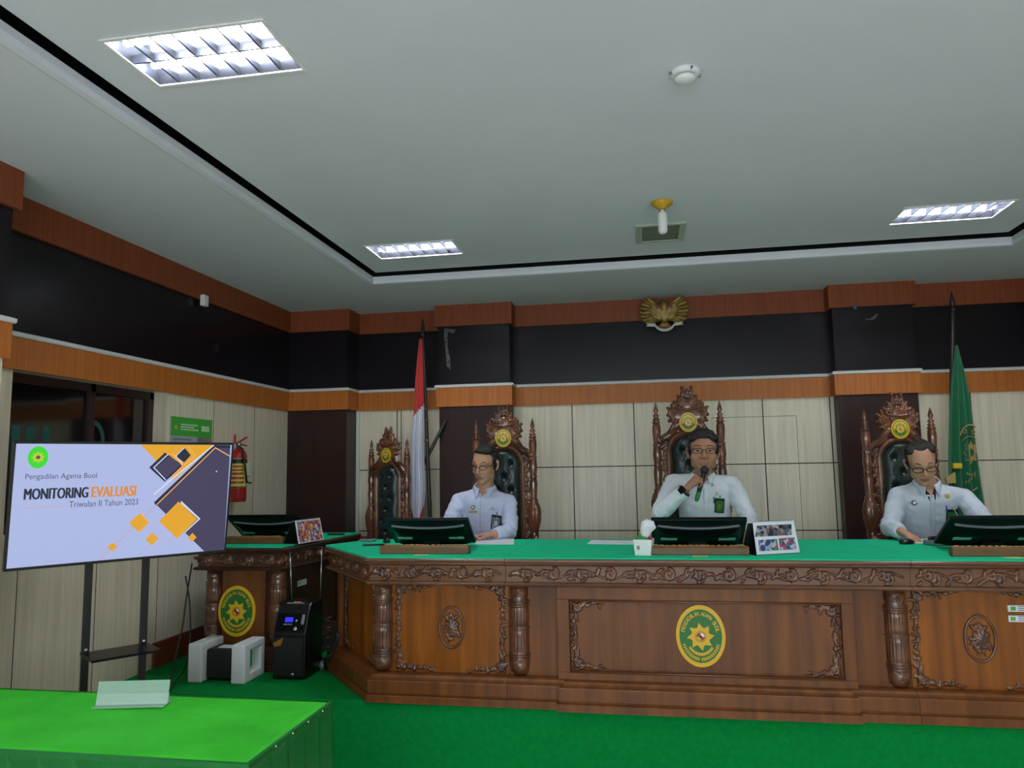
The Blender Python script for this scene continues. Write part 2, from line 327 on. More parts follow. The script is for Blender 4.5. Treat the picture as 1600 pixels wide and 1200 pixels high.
def emblem(mb, T, rx, ry, t=.006, text=True, mi=(0,1,2,3,4)):    # materials: yellow, green, red, white, black
    Y_, G, Rr, W_, K = mi; n = 56; E = lambda a, k: (rx*k*math.cos(a), ry*k*math.sin(a))
    mb.prism([E(2*PI*i/n,1) for i in range(n)], 0, t, m=Y_, T=T)
    mb.prism([E(2*PI*i/n,.86) for i in range(n)], t, t+.0015, m=G if text else Y_, T=T)
    r = min(rx,ry)*.50; z = t+.0018; cy = -ry*.02
    st = []
    for k in range(8):
        a = PI/2+k*PI/4
        for da, q in ((-.39,.66),(-.16,.74),(-.02,.86),(.13,1.02),(.16,.90),(.22,.80)): st.append((r*q*1.12*math.cos(a+da), cy+r*q*1.12*math.sin(a+da)))
    if not text: mb.prism([(x*1.22,cy+(y-cy)*1.22) for x,y in st], t, z+.0004, m=G, T=T)
    mb.prism(st, t, z+.001, m=Y_, T=T)
    for k, q, mm in ((1,.44,G if text else W_),(2,.40,Y_),(3,.34,K)): mb.prism([(r*q*math.cos(2*PI*i/24), cy+r*q*math.sin(2*PI*i/24)) for i in range(24)], t, z+.001+k*.0004, m=mm, T=T)
    q = r*.34; zz = z+.0026
    for a0, mm in ((0,W_),(PI/2,Rr),(PI,Y_),(3*PI/2,Rr)): mb.prism([(0,cy)]+[(q*.92*math.cos(a0+i*PI/12), cy+q*.92*math.sin(a0+i*PI/12)) for i in range(7)], t, zz, m=mm, T=T)
    mb.prism([(q*.35*math.cos(2*PI*i/12), cy+q*.35*math.sin(2*PI*i/12)) for i in range(12)], t, zz+.0004, m=K, T=T)
    if text:
        s = text; N = len(s)
        for i, ch in enumerate(s):
            if ch == ' ': continue
            a = R_(166)-(R_(152))*i/(N-1); x, y = E(a,.72); tx = Vector((rx*math.sin(a), -ry*math.cos(a), 0)).normalized()
            tt = T @ frame((x,y,t+.0017), tx, (-tx.y,tx.x,0)); w_ = rx*.105; hh = rx*.165
            text_fit(mb, ch, tt, -w_/2*(.35 if ch == 'I' else 1), w_/2*(.35 if ch == 'I' else 1), -hh/2, hh/2, .0006, Y_, .0004)
    def arc(k, a0, a1, w_, mm, zoff=0):
        m_ = 20; o = [E(R_(a0+(a1-a0)*i/m_), k+w_) for i in range(m_+1)]; i_ = [E(R_(a0+(a1-a0)*i/m_), k-w_) for i in range(m_,-1,-1)]
        mb.prism(o+i_, t, t+.0022+zoff, m=mm, T=T)
    if text: arc(.585, 218, 322, .045, Y_)
    else: arc(.62, 195, 345, .20, G); arc(.80, -40, 220, .035, G); arc(.70, 20, 160, .02, W_)
    if text:
        for i in range(13):
            a = R_(224+92*i/12); x, y = E(a,.585); mb.box(x-.0012,x+.0012,y-.0025,y+.0025,t,t+.0026,G,T)
    for i in range(21):
        a = R_(205+130*i/20); x, y = E(a,.745); L = rx*.085
        for sg in (-1,1):
            d = Vector((-math.sin(a)*rx, math.cos(a)*ry)).normalized()*(1 if i<10 else -1)*-1; nn = Vector((-d.y,d.x))*sg
            p = Vector((x,y)); e = p+d*L*.7+nn*L*.8; c1 = p+d*L*.1+nn*L*.6; c2 = p+d*L*.8+nn*L*.2
            mb.prism([tuple(p),tuple(c2),tuple(e),tuple(c1)] if sg < 0 else [tuple(p),tuple(c2),tuple(e),tuple(c1)], t, t+.0024, m=Y_, T=T)
def EM(): return [M['yellow'],M['egreen'],M['red'],M['white'],M['black']]
TITLE = 'PENGADILAN AGAMA BUOL'
# ================================================================== the room
XL, XR, YB, YR, H = -3.16, 3.64, 6.5, -3.6, 3.04
PZ, BZ = .365, 1.13       # platform, bench top
struct(MB().box(XL-.3, XR+.3, YR-.3, YB+.3, -.2, 0, 0).build('floor', M['tile']))
# plan path of the walls, left (near) to right (near), travelling so the room is on the right
LW = [(XL,YR),(XL,2.30),(-2.90,2.30),(-2.90,2.94),(XL,2.94),(XL,6.25),(-2.60,6.25)]
BW = [(-2.60,6.25),(-2.60,YB),(-1.77,YB),(-1.77,6.32),(-1.14,6.32),(-1.14,YB),(1.535,YB),(1.535,6.36),(2.135,6.36),(2.135,YB),(3.05,YB)]
RW = [(3.05,YB),(3.05,6.25),(XR,6.25),(XR,YR)]
ALL = LW+BW[1:]+RW[1:]
def wall_strip(mb, path, z0, z1, mats):        # one vertical strip, thickness outwards handled by the shell boxes
    for (a, b), m in zip(zip(path, path[1:]), mats):
        mb.add([(a[0],a[1],z0),(b[0],b[1],z0),(b[0],b[1],z1),(a[0],a[1],z1)], [(0,1,2,3)], m)
# left wall: cream panels, umber first column, with the window opening
WY0, WY1, WZ0, WZ1 = 3.27, 4.527, 1.30, 2.144
mb = MB()
def lw(y0, y1, z0, z1, m): mb.box(XL-.25, XL, y0, y1, z0, z1, m)
lw(YR, WY0, 0, 3.2, 0); lw(WY0, WY1, 0, WZ0, 0); lw(WY1, YB, 0, 3.2, 0); lw(WY0, WY1, WZ1, 3.2, 0)
mb.box(XL, -2.90, 2.30, 2.94, 0, 3.1, 0)
mb.box(XL, -2.60, 6.25, YB, PZ, 3.1, 1)
for y in (-2.8,-2.2,-1.6,-1,-.4,.2,.8,1.35,1.9): mb.box(XL, XL+.001, y-.0025, y+.0025, 0, 2.14, 2)
for y in (3.37,3.93,4.49,5.08,5.67):
    if WY0 < y < WY1: mb.box(XL, XL+.001, y-.0022, y+.0022, 0, WZ0, 2)
    else: mb.box(XL, XL+.001, y-.0022, y+.0022, 0, 2.14, 2)
for a, b in zip(LW, LW[1:]):                       # dark upper strip
    pass
struct(mb.build('wall_left', [M['cream'], M['umber'], M['groove']]))
mb = MB(); mb.box(XL-.25, XR+.25, YB, YB+.25, 0, 3.2, 0)
mb.box(-1.77, -1.14, 6.32, YB, PZ, 3.1, 1); mb.box(1.535, 2.135, 6.36, YB, PZ, 3.1, 1)
mb.box(3.05, XR, 6.25, YB, PZ, 3.1, 1)
sx = [at(x, y, Y=YB).x for x, y in ((627,700),(893.5,633),(990,631),(1190.8,626))]
d = (sx[3]-sx[1])/3
for k in range(-3, 8):
    x = sx[1]+d*k
    if -1.77 < x < -1.14 or 1.535 < x < 2.135 or x < -2.5 or x > 3.0: continue
    mb.box(x-.004, x+.004, YB-.0015, YB, PZ, 2.15, 2)
mb.box(sx[0]-.004, sx[0]+.004, YB-.0015, YB, PZ, 2.15, 2)
for z in (at(950,728.7,Y=YB).z, at(950,829,Y=YB).z): 
    for a, b in ((-2.6,-1.77),(-1.14,1.535),(2.135,3.05)): mb.box(a, b, YB-.0014, YB, z-.004, z+.004, 2)
# faint outline of the flush access hatch
a = at(1112,653,Y=YB); b = at(1244,652,Y=YB)
for (x0,x1,z0,z1) in ((a.x,b.x,a.z-.002,a.z+.002),(b.x-.002,b.x+.002,.6,a.z),(a.x-.001,a.x+.001,.6,a.z)): mb.box(x0,x1,YB-.0012,YB,z0,z1,3)
struct(mb.build('wall_back', [M['cream'], M['umber'], M['groove'], M['pencil']]))
struct(MB().box(XR, XR+.25, YR, YB, 0, 3.2, 0).build('wall_right', M['cream']))
mb = MB()
for (x0,x1,z0,z1) in ((XL-.25,-2.2,0,3.2),(2.7,XR+.25,0,3.2),(-2.2,2.7,0,.95),(-2.2,2.7,2.30,3.2)): mb.box(x0,x1,YR-.25,YR,z0,z1,0)
struct(mb.build('wall_rear', M['cream']))
mb = MB()                                            # window-framed glowing pane added behind the viewpoint as fill light
for k in range(8): x = -2.2+4.9*k/7; mb.box(x-.03,x+.03,YR-.14,YR-.06,.95,2.30,0)
for z in (.98,2.27): mb.box(-2.2,2.7,YR-.14,YR-.06,z-.03,z+.03,0)
wr_ = struct(mb.build('added_fill_window', M['white_trim'])); MB().box(-2.2,2.7,YR-.12,YR-.10,.95,2.30,0).build('pane', M['fillpane'], wr_)
def band(name, m, prof, path=ALL): return struct(MB().sweep(path, prof).build(name, m, bevel=0))
band('trim_1', M['dark'], [(0,2.33),(.004,2.33),(.004,2.85),(0,2.85)])
band('trim_2', M['orange'], [(0,2.140),(.022,2.140),(.022,2.306),(0,2.306)])
band('trim_3', M['white_trim'], [(0,2.306),(.03,2.306),(.034,2.312),(.034,2.328),(.02,2.334),(0,2.334)])
band('trim_4', M['orange_d'], [(0,2.850),(.03,2.850),(.03,3.04),(0,3.04)])
struct(MB().box(-2.598,-2.572,YB-.03,YB,PZ,2.14,0).build('trim_5', M['white_trim']))
struct(MB().box(XL, XL+.02, 4.46, 6.25, PZ, PZ+.155, 0).build('baseboard_left', M['kraft']))
struct(MB().box(-2.6, 3.05, YB-.02, YB, PZ, PZ+.155, 0).build('baseboard_back', M['kraft']))
# window in the left wall: reveal, dark frame, mullions, dark pane and teal reflections painted on it
mb = MB(); fx = XL-.10
for (y0,y1,z0,z1) in ((WY0,WY1,WZ1-.05,WZ1),(WY0,WY1,WZ0,WZ0+.05),(WY0,WY0+.04,WZ0,WZ1),(WY1-.045,WY1,WZ0,WZ1),(3.94,3.985,WZ0,WZ1)): mb.box(fx-.05, fx, y0, y1, z0, z1, 0)
wf = struct(mb.build('window_1', M['maroon'], bevel=.003))
mb = MB(); mb.box(fx-.03, fx-.025, WY0, WY1, WZ0, WZ1, 0); o = mb.build('pane', M['screen_off'], wf)
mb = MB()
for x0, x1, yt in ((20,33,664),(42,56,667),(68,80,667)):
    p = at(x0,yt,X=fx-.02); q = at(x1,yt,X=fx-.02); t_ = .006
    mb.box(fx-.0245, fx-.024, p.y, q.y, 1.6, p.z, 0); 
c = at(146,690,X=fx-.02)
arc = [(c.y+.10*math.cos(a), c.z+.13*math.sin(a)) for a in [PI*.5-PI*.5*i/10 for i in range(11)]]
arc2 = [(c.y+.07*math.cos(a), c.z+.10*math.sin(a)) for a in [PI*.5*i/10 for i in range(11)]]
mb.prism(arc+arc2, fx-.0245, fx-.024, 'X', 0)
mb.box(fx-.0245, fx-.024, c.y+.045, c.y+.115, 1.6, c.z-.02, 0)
o = mb.build('pane_reflection', M['teal'], wf); o['label'] = 'dim teal reflections painted on the dark pane'
mb = MB(); mb.box(XL-.249, XL-.24, WY0-.02, WY1+.02, WZ0-.02, WZ1+.02); mb.build('backing_board', M['darkroom'], wf)
# ceiling: lower border with a lip, shadow slot, raised panel
RX0, RX1, RY0, RY1 = -2.04, 2.475, -3.0, 5.41; IZ = 3.118
mb = MB()
for (x0,x1,y0,y1) in ((XL-.2,RX0,YR-.2,YB+.2),(RX1,XR+.2,YR-.2,YB+.2),(RX0,RX1,RY1,YB+.2),(RX0,RX1,YR-.2,RY0)): mb.box(x0,x1,y0,y1,3.04,3.085,0)
rp = [(RX0,RY0),(RX0,RY1),(RX1,RY1),(RX1,RY0),(RX0,RY0)]
mb.sweep(rp, [(-.045,3.0395),(-.03,3.034),(0.0,3.038),(.004,3.06),(0.0,3.094),(-.045,3.094)], 0, caps=False)
for (x0,x1,y0,y1) in ((XL-.2,RX0-.16,YR-.2,YB+.2),(RX1+.16,XR+.2,YR-.2,YB+.2),(RX0-.16,RX1+.16,RY1+.16,YB+.2),(RX0-.16,RX1+.16,YR-.2,RY0-.16)): mb.box(x0,x1,y0,y1,3.08,3.3,1)
FIX = [(x,y) for x in (-1.53,1.89) for y in (-2.62,-.13,2.35,4.86)]
# raised panel with the eight fixture openings cut out
fw, fd = .30, .155
GP = .032
xs = sorted({RX0+GP,RX1-GP}|{x+s*fw for x,_ in FIX for s in (-1,1)}); ys = sorted({RY0+GP,RY1-GP}|{y+s*fd for _,y in FIX for s in (-1,1)})
for x0,x1 in zip(xs,xs[1:]):
    for y0,y1 in zip(ys,ys[1:]):
        cx,cy=(x0+x1)/2,(y0+y1)/2
        if any(abs(cx-x)<fw and abs(cy-y)<fd for x,y in FIX): continue
        mb.add([(x0,y0,IZ),(x1,y0,IZ),(x1,y1,IZ),(x0,y1,IZ)],[(3,2,1,0)],0)
mb.box(XL-.2,XR+.2,YR-.2,YB+.2,3.30,3.34,1)
mb.add([(RX0+GP,RY0+GP,IZ+.002),(RX1-GP,RY0+GP,IZ+.002),(RX1-GP,RY0+GP,IZ+.03),(RX0+GP,RY0+GP,IZ+.03),(RX0+GP,RY1-GP,IZ+.002),(RX1-GP,RY1-GP,IZ+.002),(RX1-GP,RY1-GP,IZ+.03),(RX0+GP,RY1-GP,IZ+.03)],[(0,1,2,3),(5,4,7,6),(4,0,3,7),(1,5,6,2)],1)
struct(mb.build('ceiling', [M['ceil'], M['groove']]))
# platform with its carpet
mb = MB(); mb.box(XL, XR, 3.985, YB, 0, PZ, 0)
struct(mb.build('trim_6', M['carpet'], bevel=.012))

# ------------------------------------------------------------------ recessed louvred lights
def fixture(x, y, label):
    t = thing('ceiling_light', (x,y,IZ), label, 'light', group=None)
    mb = MB(); a, b, hh = fw, fd, .075
    mb.prism([(-a,-b),(a,-b),(a,b),(-a,b)], hh, hh+.002, m=0)
    for s in (-1,1):
        mb.box(-a,a,s*b-.001,s*b+.001,-.002,hh,0); mb.box(s*a-.001,s*a+.001,-b,b,-.002,hh,0)
    mb.build('housing', M['reflector'], t)
    mb = MB()
    for s in (-1,1): mb.box(-a-.012,a+.012,s*(b+.006)-.008,s*(b+.006)+.008,-.006,0,0); mb.box(s*(a+.006)-.008,s*(a+.006)+.008,-b,b,-.006,0,0)
    mb.build('frame', M['white'], t, bevel=.002)
    for s in (-1,1):
        MB().capsule((-a+.03,s*b*.5,.036),(a-.03,s*b*.5,.036),.013,.013,12).build('tube', M['tube'], t)
    mb = MB()                                       # parabolic lateral blades and centre blades
    for k in range(1,7):
        xx = -a+2*a*k/7
        for s in (-1,1):
            y0, y1 = (s*b*.04, s*b*.97); pts = []
            n = 8; lo = [(y0+(y1-y0)*i/n, 0) for i in range(n+1)]; up = [(y0+(y1-y0)*i/n, .018+.012*abs(i/n-.5)*2) for i in range(n,-1,-1)]
            mb.prism(lo+up, xx-.0035, xx+.0035, 'X', 0)
    mb.box(-a,a,-.004,.004,0,.034,0)
    for s in (-1,1): mb.prism([(s*b*.99,0),(s*b*.99,.06),(s*b*.80,.06)],-a,a,'X',0)
    mb.build('louvre', M['reflector'], t)
    return t
names = {(-1.53,2.35):'large louvred ceiling light near the camera on the left', (-1.53,4.86):'louvred ceiling light farther back on the left, above the small chair and flag', (1.89,4.86):'louvred ceiling light on the right towards the back wall',
 (1.89,2.35):'louvred ceiling light nearest on the right, outside the view', (-1.53,-.13):'louvred ceiling light behind the viewpoint on the left, second row', (1.89,-.13):'louvred ceiling light behind the viewpoint on the right, second row',
 (-1.53,-2.62):'louvred ceiling light near the rear wall on the left', (1.89,-2.62):'louvred ceiling light near the rear wall on the right'}
for x, y in FIX: fixture(x, y, names[(x,y)])

# smoke detector, bulb holder, grille on the raised ceiling
p = at(1070,112,Z=IZ)
t = thing('smoke_detector', p, 'white round smoke detector on the ceiling', 'smoke detector')
MB().lathe([(.045,-.02),(.056,-.016),(.058,0)], n=28).build('base', M['white'], t)
mb = MB().lathe([(.001,-.045),(.028,-.043),(.040,-.036),(.043,-.026)], n=28); mb.build('dome', M['white'], t)
mb = MB().lathe([(.038,-.028),(.040,-.021)], n=28, caps=False)
for k in range(4): a = k*PI/2+.4; mb.capsule((.05*math.cos(a),.05*math.sin(a),-.012),(.062*math.cos(a),.062*math.sin(a),-.012),.006,.005)
mb.build('slot_ring', M['grey'], t)
p = at(1034,316,Z=IZ)
t = thing('ceiling_bulb', p, 'unlit white bulb in a yellow round ceiling holder', 'bulb')
MB().lathe([(.016,-.045),(.022,-.04),(.05,-.022),(.062,-.012),(.064,0)], n=28).build('holder', mat('amber holder', srgb(206,160,40), .3, coat=.4), t)
MB().lathe([(.018,-.060),(.018,-.042)], n=18).build('collar', M['silver'], t)
MB().lathe([(.001,-.188),(.015,-.187),(.024,-.178),(.027,-.165),(.027,-.085),(.024,-.065),(.016,-.058)], n=22).build('glass_bulb', M['white'], t)
a = at(993,354,Z=IZ-.01); b = at(1068,376,Z=IZ-.01)
t = thing('ceiling_grille', ((a.x+b.x)/2,(a.y+b.y)/2,IZ), 'rectangular grey ceiling grille behind the bulb', 'vent')
hw, hd = (b.x-a.x)/2, (b.y-a.y)/2
mb = MB()
for s in (-1,1): mb.box(-hw,hw,s*hd-.03-(s<0)*-.0-.0 if s>0 else -hd,(hd if s>0 else -hd+.03),-.012,0,0); mb.box((hw-.04) if s>0 else -hw,hw if s>0 else -hw+.04,-hd+.03,hd-.03,-.012,0,0)
mb.v = [v for v in mb.v]
mb.build('frame', mat('aged white', srgb(176,184,172), .5), t, bevel=.003)
MB().box(-hw+.04,hw-.04,-hd+.03,hd-.03,-.003,-.001,0).build('backing', mat('vent dark', srgb(84,88,78), .7), t)
mb = MB()
for k in range(9): yy = -hd+.04+(2*hd-.08)*k/8; mb.box(-hw+.04,hw-.04,yy-.006,yy+.006,-.008,-.004,0)
mb.build('slat', mat('vent slat', srgb(122,128,116), .6), t)

# small things on the walls
p = at(316,470,X=XL+.03)
t = thing('wall_socket', p, 'small white socket box at the upper edge of the dark left wall board', 'socket')
MB().box(0,.035,-.03,.03,-.04,.04,0).build('box', M['white'], t, bevel=.006); MB().box(.035,.04,-.018,.004,-.03,.018,0).build('plug', M['white'], t, bevel=.002)
p = at(337,545,X=XL+.005)
o = MB().lathe([(.026,0),(.026,.004),(.019,.006),(.017,-.0)], frame(p,(0,1,0),(0,0,1)), 20).build('cable_hole', [M['umber']]); tag(o,'round cable hole ring in the dark upper left wall','hole')
p = at(385,733,X=XL)
t = thing('light_switch', p, 'white wall switch beside the red fire extinguisher', 'switch')
MB().box(0,.022,-.035,.035,-.055,.055,0).build('plate', M['white'], t, bevel=.01); MB().box(.022,.027,-.02,.02,-.03,.03,0).build('rocker', M['paper'], t, bevel=.004)
# peeled patches on the columns
def patch(name, pts, Y, label):
    mb = MB(); P = [at(x,y,Y=Y) for x,y in pts]; mb.prism([(q.x,q.z) for q in P], Y-.0012, Y, 'Y', 0); o = mb.build(name, M['concrete']); tag(o,label,'tape remnant')
patch('tape_remnant', [(694,513),(712,515),(709,521),(700,518),(699,540),(703,558),(704,578),(698,572),(696,545),(694,530)], 6.315, 'torn grey tape on the upper edge of the left dark column')
patch('tape_remnant', [(1352,497),(1356,499),(1364,495),(1370,490),(1372,492),(1366,499),(1354,500)], 6.355, 'torn grey tape scrap on the dark right column')
patch('tape_remnant', [(1333,474),(1338,474),(1339,483),(1333,483)], 6.328, 'tiny white sticker on the brown band of the right column')

# poster on the left wall, behind the television
T = frame((XL+.004,0,0),(0,1,0),(0,0,1))
a = at(267,650,X=XL+.004); b = at(331,657,X=XL+.004)
t = thing('wall_poster', (XL+.004,(a.y+b.y)/2,1.7), 'paper poster with green header on the cream left wall', 'poster')
hw = (b.y-a.y)/2; top = a.z-1.7
MB().box(0,.003,-hw,hw,-.35,top,0).build('sheet', mat('poster paper', srgb(168,174,188), .6), t)
MB().box(.003,.0036,-hw,hw,top-.13,top,0).build('header', M['cgreen'], t)
mb = MB()
for i,(w0,w1,z) in enumerate(((-.55,.25,-.055),(-.55,.1,-.072),(-.55,.3,-.089))): mb.box(.0036,.004,w0*hw,w1*hw,top+z,top+z+.010,0)
mb.box(.0036,.004,.45*hw,.85*hw,top-.09,top-.05,0)
mb.build('header_lines', mat('pale lettering', srgb(190,226,186), .6), t)
mb = MB(); mb.prism([(-.78*hw+.012*math.cos(i*PI/4),top-.072+.016*math.sin(i*PI/4)) for i in range(8)],.0036,.0042,'X',0); mb.build('seal', M['yellow'], t)
mb = MB()
for k in range(7): z = top-.16-.025*k; mb.box(.003,.0035,-.9*hw,-.05*hw,z,z+.012,0)
mb.build('table_rows', mat('poster rows', srgb(120,126,150), .6), t)
MB().box(.003,.0036,.25*hw,hw,-.35,top-.13,0).build('picture', mat('poster picture', srgb(110,104,98), .6, col2=srgb(150,146,140), scale=(1,12,1), nscale=12), t)

# fire extinguisher hanging on the left wall
p = at(368,735,X=XL+.07)
zt = at(368,700,X=XL+.07).z; zb = at(367,784,X=XL+.07).z; r = .065
t = thing('fire_extinguisher', (XL+.09,p.y,zb), 'red fire extinguisher with yellow label on the cream left wall', 'fire extinguisher')
hh = zt-zb
MB().lathe([(.001,0),(r*.9,0),(r,.012),(r,hh*.84),(r*.85,hh*.92),(r*.45,hh*.98),(r*.3,hh*1.0)], n=28).build('cylinder', M['red'], t)
mb = MB().lathe([(r+.0006,hh*.26),(r+.0006,hh*.80)], n=28, caps=False); mb.build('label_wrap', mat('yellow label', srgb(214,206,96), .5), t)
mb = MB()
for i,(z0,z1,a0,a1,) in enumerate(((.34,.38,-.7,.9),(.42,.46,-.6,.9),(.50,.54,-.5,.8),(.57,.60,-.5,.8),(.64,.67,-.4,.7))):
    vs=[];n=8
    for k in range(n+1):
        aa = -PI/2+.35+a0+(a1-a0)*k/n
        for z in (z0,z1): vs.append(((r+.0014)*math.cos(aa),(r+.0014)*math.sin(aa),hh*z))
    mb.add(vs,[(2*k,2*k+2,2*k+3,2*k+1) for k in range(n)],0,True)
mb.build('label_print', M['red'], t)
mb = MB().lathe([(r+.001,hh*.265),(r+.001,hh*.285)],n=28,caps=False); mb.lathe([(r+.0012,hh*.71),(r+.0012,hh*.79)],n=28,caps=False); mb.build('label_band', M['black'], t)
mb = MB().lathe([(.018,hh),(.02,hh+.03),(.012,hh+.045)], n=14); mb.build('valve', M['silver'], t)
mb = MB(); mb.capsule((0,-.02,hh+.035),(0.01,.10,hh+.085),.008,.006); mb.capsule((0,-.01,hh+.03),(0.01,.105,hh+.02),.007,.005); mb.capsule((0,-.055,hh+.04),(0,-.055,hh+.095),.009,.008); mb.capsule((0,-.055,hh+.04),(0,0,hh+.035),.008,.008); mb.build('handle', M['red'], t)
MB().tube([(0,-.02,hh+.02),(.06,-.04,hh-.01),(.078,-.03,hh*.6),(.076,.0,hh*.36),(.06,.09,hh*.34)],.007).build('hose', M['black'], t)
MB().box(-.075,-.06,-.02,.02,hh*.5,hh*.6,0).build('bracket', M['silver'], t)

# gilded eagle plaque at the top of the back wall
cx = at(1038,493,Y=6.36)
t = thing('eagle_emblem', (cx.x,6.36,cx.z), 'dull gold spread-wing eagle plaque with white ribbon high on the back wall', 'emblem')
t.rotation_euler = (R_(14),0,0)
TT = frame((0,0,0),(1,0,0),(0,0,1))
mb = MB(); S = []
for s in (-1,1):
    for k in range(9):
        a = R_(72-19*k); x0 = s*(.030+.006*math.sin(k)); y0 = .050-.010*k
        S += line_s([(x0,y0),(s*(.062+.05*math.cos(a)), .035+.075*math.sin(a)),(s*(.105+.088*math.cos(a)), .040+.112*math.sin(a))],.015,.012,.012+.006*(k%2),.006+.006*(k%2))
        S += line_s([(x0,y0),(s*(.060+.050*math.cos(a+.15)), .040+.062*math.sin(a+.15))],.014,.012,.022,.018)
    S += line_s([(s*.015,-.06),(s*.035,-.085),(s*.06,-.095)],.010,.007,.02)
S += line_s([(0,.08),(0,-.04)],.045,.030,.03); S += line_s([(0,.09),(.0,.115),(-.018,.12)],.020,.009,.034)
for k in range(-3,4): S += line_s([(0,-.03),(k*.013,-.10)],.009,.007,.018)
relief(mb, S, TT, (-.21,.21), (-.16,.17), .004, 0, 1, 0, .6)
mb.build('eagle', M['gold'], t)
mb = MB(); mb.prism([(-.032,.045),(.032,.045),(.032,-.005),(0,-.04),(-.032,-.005)],-.042,-.034,'Y',0); mb.build('shield', [M['gold']], t)
mb = MB()
for s in (-1,1): mb.box(min(s*.04,s*.068),max(s*.04,s*.068),-.03,-.02,.062,.095,0)
mb.build('wing_patch', mat('brown patch', srgb(110,52,30), .6), t)
mb = MB(); n = 16
rb = [( .085*math.sin(R_(-72+144*i/n)), -.045-.075*math.cos(R_(-72+144*i/n))) for i in range(n+1)]
mb.prism([(x*1.0,z+.010) for x,z in rb]+[(x*1.05,z-.012) for x,z in reversed(rb)],-.04,-.034,'Y',0)
for s in (-1,1): mb.prism([(s*.085,-.062),(s*.155,-.055),(s*.14,-.066),(s*.155,-.082),(s*.085,-.088)],-.036,-.032,'Y',0)
mb.build('ribbon', mat('white ribbon', srgb(200,200,190), .6), t)
# ================================================================== judges' bench: three units and the clerk's desk
FR = 3.95                        # front line of the top moulding
TOPP = [(-.16,1.124),(-.014,1.124),(-.002,1.118),(0,1.108),(-.008,1.102),(-.004,1.096),(-.012,1.088),(-.03,1.083),(-.035,1.083)]
FRZP = [(-.16,1.084),(-.032,1.084),(-.032,1.0),(-.16,1.0)]
LOWP = [(-.16,1.002),(-.03,1.002),(-.014,.998),(-.008,.990),(-.014,.982),(-.03,.977),(-.16,.977)]
PLP = [(-.16,.508),(-.066,.508),(-.052,.503),(-.046,.492),(-.036,.484),(-.024,.480),(-.022,.474),(-.022,.416),(-.018,.414),(-.026,.411),(-.026,.407),(-.014,.404),(-.010,.400),(-.010,PZ+.001),(-.16,PZ+.001)]
def shift(prof, d): return [(o+d, z) for o, z in prof]
def mir(path, s): return path if s > 0 else [(2*.24-x, y) for x, y in reversed(path)]
def col_geo():
    def rf(a, z):
        return 1-.11*(.5+.5*math.cos(a*22)) if (.27 < z/.47 < .50 or .55 < z/.47 < .76) else 1
    r = .056; P = [(.001,0),(.03,.004),(.047,.02),(.053,.045),(.054,.085)]
    for z in (.092,.104,.116): P += [(r*.88,z-.005),(r*1.10,z),(r*.88,z+.005)]
    P += [(r*.97,.128)]+[(r*.98,.13+.105*i/4) for i in range(5)]+[(r*.90,.241),(r*1.10,.25),(r*.90,.259)]+[(r*.98,.262+.09*i/4) for i in range(5)]
    for z in (.364,.377,.389): P += [(r*.88,z-.005),(r*1.10,z),(r*.88,z+.005)]
    P += [(r*.9,.396),(.047,.402),(.051,.42),(.051,.47)]
    return P, rf
_cp, _rf = col_geo()
def column(x, y, parent):
    mb = MB(); T = Matrix.Translation((x,y,.506)); mb.lathe(_cp, T, 66, 0, _rf)
    for z in (.05,.435):
        Q = FRONT(x, y-.047, .506+z); S = []
        for k in range(6): S += leaf(.004*math.cos(k*1.05), .004*math.sin(k*1.05), k*1.05, .018, .0055, .010)
        S += [(0,0,.007,.016)]; relief(mb, S, Q, (-.03,.03), (-.035,.035), .002, -.003)
    return mb.build('column', M['carve'], parent)
def seg_T(a, b, out, z):          # frame on the vertical face running a->b, pushed outwards
    a = Vector(a); b = Vector(b); d = (b-a).normalized(); n = Vector((d.y,-d.x)); p = a+n*out
    return frame((p.x,p.y,z), (d.x,d.y,0), (0,0,1)), (b-a).length
def frieze(path, parent, d=0, z=1.001, hh=.082, trim0=0, trim1=0):
    mb = MB()
    for i, (a, b) in enumerate(zip(path, path[1:])):
        T, L = seg_T(a, b, -.033+d, z); L0 = .03 if i else .0
        S = rinceau(L-.06, hh, .15, 3+i*5+int(abs(a[0])*10)); relief(mb, [(x+.03,y,r,h) for x,y,r,h in S], T, (0,L), (0,hh), .0035, 0, 1.7)
    return mb.build('frieze_carving', M['carve'], parent)
def corners(parent, T, x0, x1, z0, z1, W, Hh, which=(0,1,2,3), seed=0, m='carve'):
    for k in which:
        sx_ = 1 if k in (0,2) else -1; sz = 1 if k in (0,1) else -1
        S = [((x0+x if sx_ > 0 else x1-x), (z0+y if sz > 0 else z1-y), r, h) for x,y,r,h in corner_orn(W,Hh,seed+k)]
        mb = MB(); relief(mb, S, T, (x0-.01,x1+.01), (z0-.01,z1+.01), .003, 0, 1.1); mb.build('corner_carving', M[m], parent)
